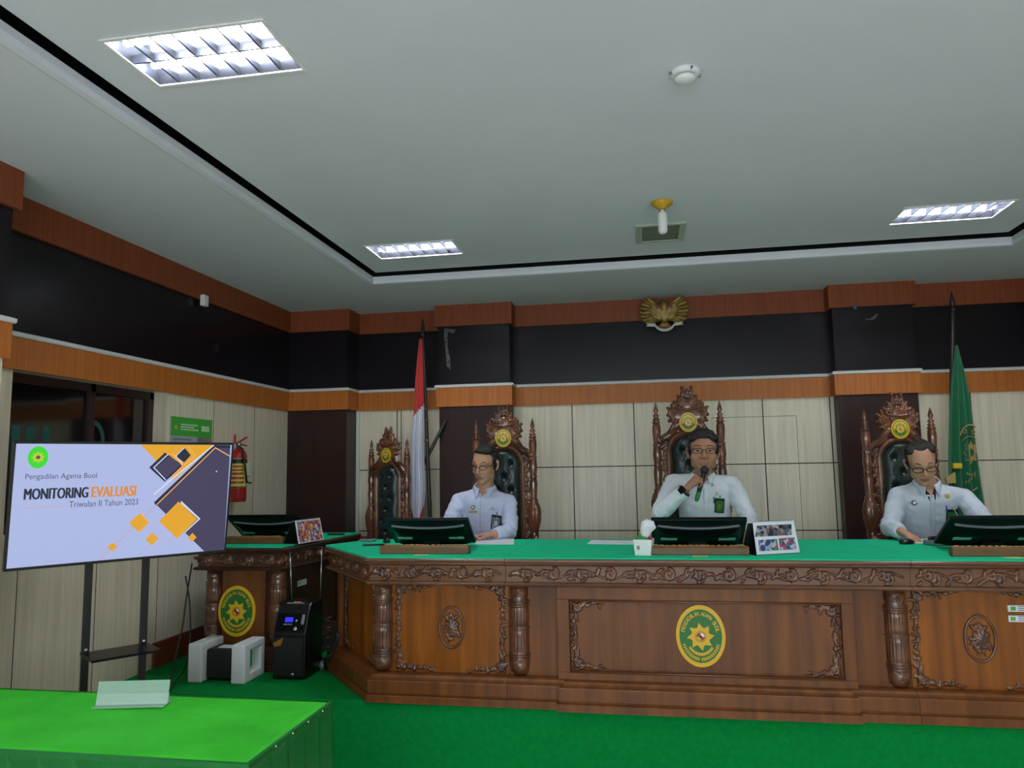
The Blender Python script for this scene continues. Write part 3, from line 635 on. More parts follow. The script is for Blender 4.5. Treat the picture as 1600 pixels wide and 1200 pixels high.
def medallion(parent, x, y, z, rx, ry, s=1):
    mb = MB(); n = 48; pts = [(x+rx*math.cos(2*PI*i/n), y, z+ry*math.sin(2*PI*i/n)) for i in range(n)]
    mb.tube(pts, .0075, 8, 0, True); mb.build('medallion_rim', M['carve'], parent)
    rg = random.Random(4); S = line_s([(-.02*s,-ry*.8),(0,-.02),(.01*s,ry*.5)],.004,.003,.008); S += [(0.0,0,.014,.020)]
    for k in range(9): a = k*.7; S += leaf(.006*math.cos(a), .006*math.sin(a), a, .036, .011, .018)
    for k in range(26):
        a = rg.uniform(0,2*PI); q = rg.uniform(.3,.62); S += leaf(rx*q*math.cos(a), ry*q*math.sin(a), rg.uniform(0,6), .026, .0075, .012)
        S += spiral(rx*q*math.cos(a), ry*q*math.sin(a), .009, a, 1, .004, .003, .009, .011)
    mb = MB(); relief(mb, [q for q in S if (q[0]/rx)**2+(q[1]/ry)**2 < .62], FRONT(x,y,z), (-rx,rx), (-ry,ry), .0025, 0); mb.build('flower_carving', M['carve'], parent)

def side_unit(s, label):
    cx = -1.15 if s > 0 else 2*.24+1.15
    path = [(-1.86,4.97),(-2.05,4.58),(-1.53,FR),(-.757,FR)]
    P = mir(path, s); t = thing('bench_unit', (0,0,0), label, 'bench', group='carved judges bench units')
    t['group'] = 'carved bench units in a row'
    X = lambda x: x if s > 0 else 2*.24-x
    MB().sweep(P, TOPP).build('top_moulding', M['wood_h'], t)
    MB().sweep(P, FRZP).sweep(P, LOWP).build('frieze_board', M['wood_h'], t)
    frieze(P, t)
    q = [(o,z) for o,z in [(-.16,.978),(-.11,.978),(-.11,.507),(-.16,.507)]]
    MB().sweep(P, q).build('front_panel', M['wood2'], t)
    MB().sweep(P, PLP).build('plinth', M['wood'], t)
    # carcass behind and the cloth on top
    C = [(-1.93,4.62),(-1.93,4.60),(-1.48,4.10),(-.757,4.10),(-.757,4.30),(-1.55,4.30)]
    C = C if s > 0 else [(2*.24-x,y) for x,y in reversed(C)]
    MB().prism(C, PZ+.002, 1.10).build('carcass', M['wood_dk'], t)
    K = [(-1.856,4.965),(-2.04,4.58),(-1.524,FR+.012),(-.757,FR+.012),(-.757,4.97)]
    K = K if s > 0 else [(2*.24-x,y) for x,y in reversed(K)]
    MB().prism(K, 1.118, BZ).build('cloth_top', M['felt'], t)
    column(X(-1.462), FR+.115, t)
    T = FRONT(0, FR+.110, 0); a, b = sorted((X(-1.39), X(-.775)))
    corners(t, T, a, b, .512, .972, .20, .26, seed=10)
    medallion(t, X(-1.075), FR+.108, .745, .068, .107, s)
    # slanted face
    pa, pb = ((-2.05,4.58),(-1.53,FR)) if s > 0 else ((2*.24+1.53,FR),(2*.24+2.05,4.58))
    Ts, L = seg_T(pa, pb, -.109, 0)
    corners(t, Ts, .12, L-.14, .512, .972, .15, .22, seed=20)
    mb = MB(); mb.box(.03,.075,.508,.976,0,.03,0,Ts); mb.build('pilaster', M['wood'], t)
    return t
L_UNIT = side_unit(1, 'left carved bench unit with slanted corner and flower medallion')
R_UNIT = side_unit(-1, 'right carved bench unit with flower medallion and two paper labels')
mb = MB(); g = MB()
for i,(y0,y1) in enumerate(((946,956),(962,972))):
    a = at(1575,y0+0,Y=FR+.10); b = at(1640,y1,Y=FR+.10)
    mb.box(a.x+(.004 if i else 0),a.x+.20,FR+.104,FR+.11,b.z-.003,a.z,0)
    g.box(a.x+.012,a.x+.034,FR+.1032,FR+.1042,b.z+.002,a.z-.006,0); 
    for k in range(3): g.box(a.x+.045,a.x+.17-.02*k,FR+.1034,FR+.1042,b.z+.002+.009*k,b.z+.006+.009*k,1)
o = mb.build('paper_label', M['paper'], R_UNIT); o['label'] = 'two white paper labels'
o = g.build('label_print', [M['cgreen'], M['grey']], o)

t = thing('bench_unit', (0,0,0), 'middle carved bench unit bearing the big oval court emblem', 'bench', group='carved bench units in a row')
MIDU = t; P = [(-.755,FR),(1.235,FR)]
MB().sweep(P, TOPP).build('top_moulding', M['wood_h'], t)
MB().sweep(P, FRZP).sweep(P, LOWP).build('frieze_board', M['wood_h'], t)
frieze(P, t)
MB().box(-.755,1.235,FR+.11,FR+.16,.507,.978,0).build('front_panel', M['wood'], t)
MB().sweep([(-.755,FR),(-.505,FR),(-.505,FR-.03),(.985,FR-.03),(.985,FR),(1.235,FR)], PLP).build('plinth', M['wood'], t)
MB().box(-.755,1.235,FR+.15,4.30,PZ+.002,1.10,0).build('carcass', M['wood_dk'], t)
MB().box(-.755,1.235,FR+.012,4.97,1.118,BZ,0).build('cloth_top', M['felt'], t)
column(-.70,FR+.115,t); column(1.18,FR+.115,t)
mb = MB(); y0 = FR+.045; x0,x1,z0,z1 = -.49,.975,.507,.977; i0,i1,k0,k1 = -.425,.915,.545,.912
mb.box(x0,x1,y0,FR+.11,z0,k0,0); mb.box(x0,x1,y0,FR+.11,k1,z1,0); mb.box(x0,i0,y0,FR+.11,k0,k1,0); mb.box(i1,x1,y0,FR+.11,k0,k1,0)
mb.build('panel_frame', M['wood'], t, bevel=.003)
mb = MB()
for i,(o_,yy) in enumerate(((0,y0-.004),(.014,y0+.012))):
    pass
mb.tube([(i0+.004,y0,k0+.004),(i1-.004,y0,k0+.004),(i1-.004,y0,k1-.004),(i0+.004,y0,k1-.004)],.006,6,0,True)
mb.build('panel_bead', M['wood_h'], t)
MB().box(i0,i1,y0+.022,y0+.06,k0,k1,0).build('inner_panel', M['wood'], t)
corners(t, FRONT(0,y0+.021,0), i0+.012, i1-.012, k0+.012, k1-.012, .15, .20, seed=30)
c = at(1095,994.5,Y=y0); mb = MB(); emblem(mb, FRONT(c.x, y0+.021, c.z), .122, .153, .010, TITLE)
o = mb.build('court_emblem', EM(), t); o['label'] = 'yellow and green oval court emblem with a sun and lettering'

# clerk's desk, standing sideways at the left
path = [(-2.90,5.50),(-2.90,4.45),(-2.27,4.45),(-2.16,5.50)]
t = thing('clerk_desk', (0,0,0), 'dark carved side desk with an oval court emblem, left of the bench', 'desk'); DESK = t
MB().sweep(path, TOPP).build('top_moulding', M['wood_dk'], t)
MB().sweep(path, FRZP).sweep(path, LOWP).build('frieze_board', M['wood_dk'], t)
mb = MB()
frieze(path[1:], t).data.materials[0] = M['carve']
MB().sweep(path, [(-.20,.978),(-.11,.978),(-.11,.507),(-.20,.507)]).build('front_panel', M['wood_dk'], t)
MB().sweep(path, PLP).build('plinth', M['wood_dk'], t)
MB().prism([(-2.76,4.80),(-2.76,4.6),(-2.42,4.6),(-2.40,4.80)], PZ+.002, 1.10).build('carcass', M['wood_dk'], t)
MB().prism([(-2.89,5.49),(-2.89,4.462),(-2.282,4.462),(-2.172,5.49)], 1.118, BZ).build('cloth_top', M['felt'], t)
column(-2.79, 4.45+.105, t); column(-2.345, 4.45+.105, t)
MB().box(-2.715,-2.42,4.52,4.58,.507,.978,0).build('centre_panel', M['wood'], t, bevel=.004)
c = at(371,954.5,Y=4.52); mb = MB(); emblem(mb, FRONT(c.x, 4.52, c.z), .128, .158, .010, TITLE); o = mb.build('court_emblem', EM(), t); o['label'] = 'yellow and green oval court emblem'
Td, L = seg_T((-2.27,4.45),(-2.15,5.60), -.1095, 0)
corners(t, Td, .10, L-.1, .512, .972, .16, .24, which=(0,2), seed=44)
c = on_plane(472,910, Td.translation, Td.col[2].to_3d()); q = Td.inverted() @ c
mb = MB(); mb.box(q.x-.055,q.x+.055,q.y-.02,q.y+.018,0,.002,0,Td); mb.box(q.x-.045,q.x-.03,q.y-.01,q.y+.01,.002,.003,1,Td); o = mb.build('paper_label', [M['paper'],M['cgreen']], t)

# ================================================================== carved high-backed chairs
def make_chair(loc, label, rz=0, sc=1):
    t = thing('carved_chair', loc, label, 'chair', rz, 'carved high-backed chairs behind the bench', sc)
    W = M['chairwood']; px = .215
    for s in (-1,1):
        mb = MB(); pr = [(.001,0),(.030,.001),(.034,.03),(.026,.05),(.03,.09),(.026,.12),(.026,.58),(.030,.60),(.024,.615)]
        pr += [(.033,.66),(.036,.70),(.030,.725),(.036,.74),(.030,.755),(.034,.78),(.047,.85),(.050,.92),(.044,.96),(.030,.99),(.034,1.0),(.024,1.01)]
        pr += [(.026,1.06),(.029,1.12),(.024,1.16),(.030,1.17),(.024,1.18),(.030,1.24),(.026,1.29),(.024,1.30),(.030,1.31),(.022,1.32),(.028,1.40),(.027,1.44),(.020,1.455)]
        def rf(a, z): return 1+(.10*math.cos(a*8) if .80 < z < .96 else .06*math.cos(a*10+z*60) if 1.18 < z < 1.44 or 1.02<z<1.15 else 0)
        mb.lathe(pr, Matrix.Translation((s*px,0,0)), 36, 0, rf); p = mb.build('post', W, t)
        mb = MB(); mb.lathe([(.020,1.452),(.031,1.462),(.018,1.472),(.026,1.482),(.016,1.494),(.013,1.50),(.024,1.510),(.012,1.520),(.011,1.53),(.017,1.545),(.013,1.562),(.007,1.585),(.001,1.605)], Matrix.Translation((s*px,0,0)), 20)
        mb.build('finial', W, p)
    # tufted leather back: grid with buttons
    bw = .118; zb, zt = .56, 1.37; nx, nz = 30, 90; vs = []; fs = []
    btn = [(0 if i%2 else s*.052, 1.27-.098*i) for i in range(8) for s in ((0,) if i%2 else (-1,1))]
    for j in range(nz+1):
        z = zb+(zt-zb)*j/nz; e = min(1,(zt-z)/bw); half = bw*math.sqrt(max(0,1-(1-e)**2))
        for i in range(nx+1):
            x = half*(-1+2*i/nx); edge = max(0,1-(abs(x)/max(half,1e-4))**4)*min(1,(zt-z)/.03)**.5
            y = -.045*edge
            for bx, bz in btn:
                dd = math.hypot(x-bx, z-bz); y += .024*math.exp(-(dd/.017)**2)*edge+.010*math.exp(-(dd/.04)**2)*edge
            dx_ = min(abs(((x/.052+(z-1.27)/.098)+1)%2-1), abs(((x/.052-(z-1.27)/.098)+1)%2-1)); y += .003*math.exp(-(dx_/.12)**2)*edge
            vs.append((x,y-.004,z))
    for j in range(nz):
        for i in range(nx): a = j*(nx+1)+i; fs.append((a,a+1,a+nx+2,a+nx+1))
    mb = MB().add(vs,fs,0,True); mb.prism([(-bw,zb)]+[(bw*math.cos(a),zt-bw+bw*math.sin(a)) for a in [PI-PI*i/20 for i in range(21)]]+[(bw,zb)], -.002, .03, 'Y', 0)
    bk = mb.build('leather_back', M['leather'], t)
    mb = MB()
    for bx, bz in btn: mb.ell((bx,-.022,bz),(.006,.004,.006),0,n=10,k=6)
    mb.build('button', M['leather'], bk)
    mb = MB(); A = [(bw*1.0, zb)]+[(bw*1.0*math.cos(a),zt-bw+bw*1.0*math.sin(a)) for a in [PI*i/24 for i in range(25)]]+[(-bw*1.0,zb)]
    L_ = 0
    for (xa,za),(xb,zb2) in zip(A,A[1:]):
        n = max(1,int(math.hypot(xb-xa,zb2-za)/.014))
        for k in range(n): mb.ell((xa+(xb-xa)*k/n,-.014,za+(zb2-za)*k/n),(.0038,.004,.0038),0,n=8,k=5)
    mb.build('nail_trim', M['gold'], bk)
    # arched carved frame and pierced side carving
    mb = MB(); T = FRONT(0,-.006,0); R1 = bw+.022
    arch = [(-R1,.54),(-R1,zt-bw)]+[(R1*math.cos(a),zt-bw+R1*math.sin(a)) for a in [PI-PI*i/24 for i in range(25)]]+[(R1,zt-bw),(R1,.54)]
    S = line_s(arch,.019,.019,.020,step=.006); relief(mb,S,T,(-.2,.2),(.5,1.5),.0045,0,1,0,.9)
    S = line_s([(x*1.0,z) for x,z in arch],.006,.006,.028,step=.004); relief(mb,S,T,(-.2,.2),(.5,1.5),.004,0,1)
    mb.build('back_frame', W, t)
    rg = random.Random(11)
    for s in (-1,1):
        S = []; z = .60; k = 0
        while z < 1.33:
            S += spiral(.160+.008*(-1)**k, z, .017, rg.uniform(0,6), 1.1, .0075,.006,.012,.016,(-1)**k); S += leaf(.150,z+.01,PI/2+rg.uniform(-.8,.8),.038,.0085,.014)
            S += leaf(.166,z+.02,PI/2+rg.uniform(-.9,.9),.030,.0065,.012); z += .034; k += 1
        S = [(s*x,y,r,h) for x,y,r,h in S]; mb = MB(); relief(mb,S,T,(-.2,.2),(.55,1.4),.004,0,1,0,.8)
        mb.build('pierced_carving', W, t)
        # curved shoulder rail from the post up to the crest
        S = line_s([(s*.205,1.30),(s*.192,1.335),(s*.165,1.352),(s*.135,1.368),(s*.11,1.395),(s*.085,1.435),(s*.06,1.45)],.024,.026,.024); S += line_s([(s*.205,1.318),(s*.165,1.368),(s*.128,1.388),(s*.095,1.42)],.007,.007,.036)
        S += line_s([(s*.203,1.28),(s*.17,1.30),(s*.15,1.32)],.012,.014,.018)
        mb = MB(); relief(mb,S,T,(-.24,.24),(1.24,1.5),.004,0,1,0,.9); mb.build('shoulder_rail', W, t)
    # crest: lobes, scrolls, tapering crown with two knobs
    S = [(0,1.50,.080,.020),(0,1.57,.05,.018)]
    for s in (-1,1):
        S += [(s*.07,1.50,.055,.020),(s*.095,1.535,.030,.018),(s*.06,1.44,.034,.018),(s*.035,1.60,.030,.018)]
        S += spiral(s*.098,1.525,.030,-PI/2,1.5,.011,.008,.024,.034,s); S += spiral(s*.060,1.575,.024,0,1.4,.009,.007,.022,.032,-s)
        S += spiral(s*.088,1.475,.022,PI/2,1.3,.009,.007,.022,.030,-s)
        for a, x, y, L in ((.2,.112,1.545,.034),(.9,.098,1.560,.034),(-.4,.115,1.51,.026),(-.9,.108,1.478,.026),(1.2,.06,1.595,.032),(.5,.048,1.62,.030),(1.4,.022,1.63,.03),(.1,.07,1.59,.030)):
            ang = a if s > 0 else PI-a
            n = [(x_,y_,r_,h_) for x_,y_,r_,h_ in leaf(0,0,a,L,.009,.022)]; S += [(s*(x+x_),y+y_,r_,h_) for x_,y_,r_,h_ in n]
        S += line_s([(s*.040,1.60),(s*.034,1.65),(s*.030,1.69)],.010,.008,.022); S += [(s*.031,1.700,.012,.012),(s*.022,1.63,.012,.026)]
        S += spiral(s*.020,1.655,.013,0,1.2,.006,.005,.022,.026,s)
    S += [(0,1.64,.022,.018),(0,1.665,.018,.018),(0,1.68,.012,.016)]+line_s([(-.06,1.555),(0,1.545),(.06,1.555)],.010,.010,.03)
    mb = MB(); relief(mb,S,T,(-.16,.16),(1.38,1.73),.0035,0,1,0,.8)
    for s in (-1,1): mb.ell((s*.031,-.006,1.700),(.012,.012,.012),0,n=12,k=8)
    cr = mb.build('crest', W, t)
    mb = MB(); emblem(mb, FRONT(0,-.034,1.458), .060, .066, .006, False, (0,1,2,3,4)); e = mb.build('emblem_disc', EM(), t)
    # seat, arms, legs
    mb = MB(); mb.box(-.23,.23,-.50,.02,.40,.46,0); mb.build('seat_frame', W, t, bevel=.012)
    mb = MB(); mb.box(-.20,.20,-.48,-.03,.46,.53,0); mb.build('seat_cushion', M['leather'], t, bevel=.03)
    for s in (-1,1):
        mb = MB().lathe([(.001,0),(.03,.0),(.036,.04),(.024,.08),(.034,.2),(.040,.33),(.030,.40)], Matrix.Translation((s*.20,-.46,0)), 24, 0, lambda a,z:1+.06*math.cos(8*a)); mb.build('leg', W, t)
        mb = MB(); mb.tube([(s*.225,-.01,.72),(s*.24,-.14,.735),(s*.245,-.28,.715),(s*.235,-.38,.70),(s*.23,-.41,.68)],[.018,.02,.022,.024,.02],10); mb.tube([(s*.235,-.37,.70),(s*.225,-.36,.58),(s*.22,-.38,.45)],[.02,.017,.022],10); mb.build('armrest', W, t)
    return t
c1 = at(787,632,Y=5.5); c2 = at(1072.5,603,Y=5.6); c3 = at(1399,613,Y=5.5); c0 = at(606,667,Y=5.95)
CH = make_chair((c1.x+.0,5.5,PZ), 'carved high-backed chair behind the man in the pale blue shirt')
def chair_copy(x, y, topz, rz, label):
    c = copy_tree(CH); c.location = (x,y,PZ); c.rotation_euler = (0,0,rz); s = (topz-PZ)/1.712; c.scale = (s,s,s); c['label'] = label; return c
s = (c1.z-PZ)/1.712; CH.scale = (s,s,s)
chair_copy(c2.x, 5.6, c2.z, R_(0), 'tallest carved chair, behind the man holding the microphone')
chair_copy(c3.x, 5.5, c3.z, R_(3), 'carved high-backed chair at the right behind the man looking down')
chair_copy(c0.x+.01, 5.95, c0.z, R_(-24), 'small empty carved chair at the left between column and red-white flag')

# ================================================================== things standing on the bench
def name_block(x0, x1, Y, z, label, rz=0, w2=None):
    t = thing('wooden_ledge', ((x0+x1)/2, Y, z), label, 'desk ledge', rz, 'wooden ledges in front of the monitors'); w_ = (x1-x0)/2
    MB().prism([(0,0),(.055,0),(.055,.044),(.010,.044),(0,.036)], -w_, w_, 'X', 0).build('block', M['blockwood'], t, bevel=.004)
    mb = MB(); n = 16
    for k in range(n):
        x = -w_+.03+(2*w_-.06)*k/(n-1)+random.uniform(-.004,.004)
        if abs(x) < w_*.95: mb.ell((x,.03,.046),(.015+random.uniform(-.004,.005),.010,.003+random.uniform(0,.003)),0,n=10,k=6)
    mb.build('carving', mat('light carving', srgb(160,116,66), .5) if 'lc' not in M else M['lc'], t)
    return t
M['lc'] = mat('light carving', srgb(168,120,68), .45)
name_block(-1.502,-.986,4.10,BZ,'brown wooden ledge before the left monitor on the bench').children
L2 = name_block(.007,.510,4.10,BZ,'brown wooden ledge before the middle monitor on the bench')
name_block(1.475,1.99,4.09,BZ,'brown wooden ledge before the right monitor on the bench')
name_block(-2.78,-2.365,4.63,BZ,'brown wooden ledge before the monitor on the clerk desk')
for x, yy in ((-1.245,3.985),(.258,3.985),(1.73,3.985)):
    o = MB().box(-.04,.04,-.022,.022,0,.0015,0).build('yellow_tag', mat('pale yellow tag', srgb(206,204,130), .6), None, loc=(x, 4.055, BZ)); tag(o, {0:'small yellow tag under the left wooden ledge',1:'small yellow tag under the middle wooden ledge',2:'small yellow tag under the right wooden ledge'}[[-1.245,.258,1.73].index(x)], 'tag')
def monitor(cx, Yb, label, rz=0, w_=.51, zb=BZ+.024, tilt=59, stick=(1,1)):
    # leaning back: local frame y runs up the back, z is the outward back side
    t = thing('computer_monitor', (cx,Yb,zb), label, 'monitor', rz, 'flat monitors seen from behind')
    T = Matrix.Rotation(R_(90+tilt),4,'X') if False else frame((0,0,0),(1,0,0),(0,-math.sin(R_(tilt)),math.cos(R_(tilt))))   # local z points back-down toward the viewer
    hh = .30; a = w_/2
    mb = MB(); mb.box(-a,a,0,hh,-.012,.010,0,T); mb.build('bezel', M['blackgloss'], t, bevel=.004)
    mb = MB(); mb.box(-a+.012,a-.012,.018,hh-.012,-.0135,-.0115,0,T); mb.build('display', M['screen_off'], t)
    mb = MB(); n = 24; rows = []
    prof = [(0,.010),(.12,.020),(.30,.034),(.75,.040),(1,.034)]
    vs=[];fs=[]
    ins = [(0,.010),(.012,.020),(.035,.034),(.06,.038)]
    for d, zz in ins:
        x0,x1,y0 = -a+.02+d*1.2, a-.02-d*1.2, .012+d*.5
        ring=[]
        for i in range(n+1):
            u = -1+2*i/n; ring.append((x0+(x1-x0)*i/n, y0))
        for i in range(n+1):
            u = 1-2*i/n; ring.append((x1-(x1-x0)*i/n, .205-d+.035*(1-u*u)*-1+.030))
        rows.append([(x,y,zz) for x,y in ring])
    k = len(rows[0])
    for r in rows: vs += r
    for i in range(len(rows)-1):
        for j in range(k): fs.append((i*k+j, i*k+(j+1)%k, (i+1)*k+(j+1)%k, (i+1)*k+j))
    fs.append(tuple(range((len(rows)-1)*k, len(rows)*k)))
    mb.add(vs,fs,0,False,T); mb.build('rear_shell', M['blackgloss'], t)
    mb = MB(); mb.v = []; pts = []
    for i in range(n+1): u = 1-2*i/n; pts.append(T @ Vector((a-.035-(2*a-.07)*i/n, .24-.035*(1-u*u)+.006, .014)))
    mb.tube(pts,.008,6); mb.build('trim_strip', M['grey'], t)
    for s, on in ((-1,stick[0]),(1,stick[1])):
        if on: mb = MB(); mb.box(s*(a*.62)-.045,s*(a*.62)+.045,.115,.140,.036,.0395,0,T); mb.build('label_sticker', M['mint'], t)
    mb = MB(); mb.box(-.05,.05,.02,.09,.038,.052,0,T); mb.build('mount', M['black'], t)
    return t
monitor(-1.305, 4.56, 'black monitor leaning back on the left bench unit, seen from behind', R_(3))
monitor(.268, 4.50, 'black monitor leaning back in front of the man with the microphone', 0)
monitor(1.80, 4.54, 'black monitor at the right end in front of the man looking down', R_(0))
monitor(-2.55, 4.93, 'black monitor on the clerk desk, seen from behind', R_(3), .50)

def flat_thing(name, label, cat, pts, z, th, m, group=None):
    P = [at(x,y,Z=z) for x,y in pts]; c = sum(P, Vector())/len(P)
    o = MB().prism([(p.x-c.x,p.y-c.y) for p in P], 0, th).build(name, m, None, loc=(c.x,c.y,z-th)); o.location.z = z-th+th if False else BZ+.0005
    return tag(o, label, cat, group)
flat_thing('paper_sheet','white paper on the bench by the hand of the man in pale blue','paper',[(742,851),(745,843),(803,842.8),(803,851)],BZ,.004,M['paper'])
flat_thing('paper_sheet','long white paper on the bench left of the tissue box','paper',[(918,850),(924,844.5),(990,845.5),(989,851)],BZ,.003,M['paper'])
flat_thing('paper_sheet','white paper on the bench before the man looking down','paper',[(1427,849),(1430,842.5),(1458,842.5),(1455,850)],BZ,.004,M['paper'])
# mouse and small black things
def mouse(x, y, Y, label, rz=0, sc=1):
    p = at(x,y,Z=BZ); t = thing('computer_mouse', (p.x,p.y,BZ), label, 'mouse', rz)
    MB().ell((0,0,.010),(.031*sc,.05*sc,.022*sc)).build('body', M['black'], t); MB().capsule((0,-.03*sc,.012+.018*sc),(0,-.018*sc,.013+.019*sc),.003,n=8).build('scroll_wheel', M['grey'], t)
mouse(1417,850,0,'black computer mouse under the hand of the man looking down', R_(-60))
mouse(604,848,0,'black computer mouse at the left end of the bench by the monitor', R_(35), .75)
p = at(575,846,Z=BZ)
t = thing('card_reader', (p.x,p.y,BZ), 'small dark device at the left corner of the bench top', 'device', R_(-15))
MB().box(-.05,.05,-.03,.03,0,.018,0).build('body', M['grey'], t, bevel=.007); MB().box(-.035,.01,-.02,.02,.018,.021,0).build('pad', M['black'], t, bevel=.003)
p = at(585,852,Z=BZ); o = MB().box(-.07,.07,-.035,.035,0,.006,0).build('phone', M['blackgloss'], None, .003, loc=(p.x,p.y,BZ)); o.rotation_euler=(0,0,R_(12)); tag(o,'thin dark phone lying on the left corner of the green bench top','phone')
p = at(525,836,Z=BZ); o = MB().box(-.06,.06,-.025,.025,0,.012,0).build('pen_tray', M['blackmat'], None, .004, loc=(p.x,p.y,BZ)); tag(o,'flat dark object on the green top of the clerk desk','tray')
p = at(1452,850,Z=BZ)
t = thing('desk_phone', (p.x+.02,p.y-.06,BZ), 'small dark device between paper and the right monitor', 'device', R_(20)); MB().box(-.055,.055,-.05,.05,0,.03,0).build('body', M['grey'], t, bevel=.01); MB().capsule((-.04,0,.038),(.04,.01,.038),.012).build('handset', M['black'], t)

# white cup box with tissue
p = at(1006,868,Z=BZ)
t = thing('tissue_box', (p.x,p.y+.05,BZ), 'small white box with green top and white tissue, left of the middle monitor', 'tissue box', R_(-8))
MB().prism([(-.040,-.045),(.046,-.045),(.046,.045),(-.040,.045)],0,.002).add([],[]).build('base', M['white'], t)
mb = MB(); lo = [(-.040,-.045),(.042,-.045),(.042,.045),(-.040,.045)]; hi = [(-.048,-.052),(.052,-.052),(.052,.052),(-.048,.052)]
vs = [(x,y,0) for x,y in lo]+[(x,y,.082) for x,y in hi]+[(x*.92,y*.92,.082) for x,y in hi]+[(x*.92,y*.92,.07) for x,y in hi]
fs = [(3,2,1,0)]+[(i+4*k,(i+1)%4+4*k,(i+1)%4+4+4*k,i+4+4*k) for k in range(3) for i in range(4)]+[(12,13,14,15)]
mb.add(vs,fs,0); mb.build('box', M['white'], t, bevel=.004)
mb = MB(); mb.ell((-.012,0,.084),(.038,.040,.014)); mb.build('green_wrap', mat('green wrap', srgb(40,150,80), .5), t)
mb = MB(); mb.ell((.034,.01,.086),(.014,.02,.010)); mb.build('red_wrap', M['red'], t)
mb = MB(); rg = random.Random(3); vs=[]; n=9
for k,(r,z) in enumerate(((.012,.085),(.028,.115),(.038,.145),(.030,.17),(.008,.182))):
    for i in range(n): a = 2*PI*i/n; q = r*(1+.35*rg.uniform(-1,1)); vs.append((.012+k*.005+q*math.cos(a), q*.6*math.sin(a), z+rg.uniform(-.006,.006)))
mb.add(vs,[(k*n+i,k*n+(i+1)%n,(k+1)*n+(i+1)%n,(k+1)*n+i) for k in range(4) for i in range(n)]+[tuple(range(4*n,5*n))],0,False); mb.build('tissue', M['paper'], t)
mb = MB(); mb.box(-.028,-.014,-.0505,-.0495,.03,.05,0); mb.build('mark', M['grey'], t)

def calendar(px, label, photos, group=None, thick=.006):
    # px: four corners tl, tr, br, bl of the leaning front card, standing on the bench
    bl = at(*px[3],Z=BZ+.004); br = at(*px[2],Z=BZ+.004); c = (bl+br)/2; d = (br-bl).normalized()
    n = Vector((-d.y,d.x,0)); n = n if n.y > 0 else -n                      # away from the viewer
    # leaning plane through the base, 22 degrees
    up = (Vector((0,0,1))*math.cos(R_(22))+n*math.sin(R_(22))); nn = d.cross(up)
    tl = on_plane(*px[0], bl, nn); tr = on_plane(*px[1], bl, nn)
    t = thing('desk_calendar', (c.x,c.y,BZ), label, 'calendar', math.atan2(d.y,d.x)); Ti = (Matrix.Translation((c.x,c.y,BZ)) @ Matrix.Rotation(math.atan2(d.y,d.x),4,'Z')).inverted()
    F = frame(bl, d, up); Fi = F.inverted(); q = [Fi @ v for v in (tl,tr,br,bl)]; Tl = Ti @ F
    w_ = (br-bl).length; hh = (q[0].y+q[1].y)/2
    mb = MB(); mb.prism([(0,0),(w_,0),(q[1].x,hh),(q[0].x,hh)], -.004, 0, m=0, T=Tl); mb.build('front_card', M['paper'], t)
    mb = MB(); bk = .13; hz = hh*math.cos(R_(22)); dd = hh*math.sin(R_(22))
    mb.add([(-w_/2,dd*2,0),(w_/2,dd*2,0),(w_/2,dd,hz-.002),(-w_/2,dd,hz-.002),(-w_/2,dd*2+.004,0),(w_/2,dd*2+.004,0),(w_/2,dd+.004,hz-.002),(-w_/2,dd+.004,hz-.002)],[(0,1,2,3),(7,6,5,4),(0,4,5,1),(3,2,6,7),(0,3,7,4),(1,5,6,2)],0); mb.build('rear_card', M['blackmat'], t)
    mb = MB(); mb.box(-w_/2,w_/2,0,2*dd,0,.003,0); mb.build('base_card', M['blackmat'], t)
    for (u0,u1,v0,v1,m_) in photos: MB().prism([(q[3].x+w_*u0,hh*v0),(w_*u1,hh*v0),(w_*u1+(q[1].x-w_)*v1,hh*v1),(w_*u0+q[0].x*v1,hh*v1)],.0005,.0012,m=0,T=Tl).build('photo', M[m_], t)
    mb = MB()
    for k in range(24):
        u = q[0].x+(q[1].x-q[0].x)*(k+.7)/25; mb.tube([Tl@Vector((u,hh-.006,.003)),Tl@Vector((u,hh+.003,.002)),Tl@Vector((u,hh+.003,-.008)),Tl@Vector((u,hh-.006,-.009))],.0011,5)
    mb.build('spiral_wire', M['grey'], t)
    return t
calendar([(1176,815),(1240,813.5),(1250,863),(1183,867)],'white desk calendar with group photos right of the middle monitor',[(.07,.93,.54,.88,'photo1'),(.07,.52,.10,.44,'photo2'),(.55,.94,.10,.46,'photo2')])
calendar([(461,813),(500,810),(506,843),(467,849.5)],'small desk calendar with a colourful photo on the clerk desk',[(.03,.97,.03,.94,'photo3')])
# small pens and cables right of the middle monitor
p = at(1168,856,Z=BZ); t = thing('paper_stack',(p.x+.0,p.y+.02,BZ),'small stack of white notes tucked between monitor and calendar','paper'); MB().box(-.02,.03,-.03,.05,0,.012,0).build('notes', M['paper'], t); MB().box(-.015,.028,-.02,.045,.012,.03,0).build('box', M['black'], t, bevel=.003); MB().box(-.015,.028,-.025,.04,.03,.036,0).build('top_note', M['paper'], t)

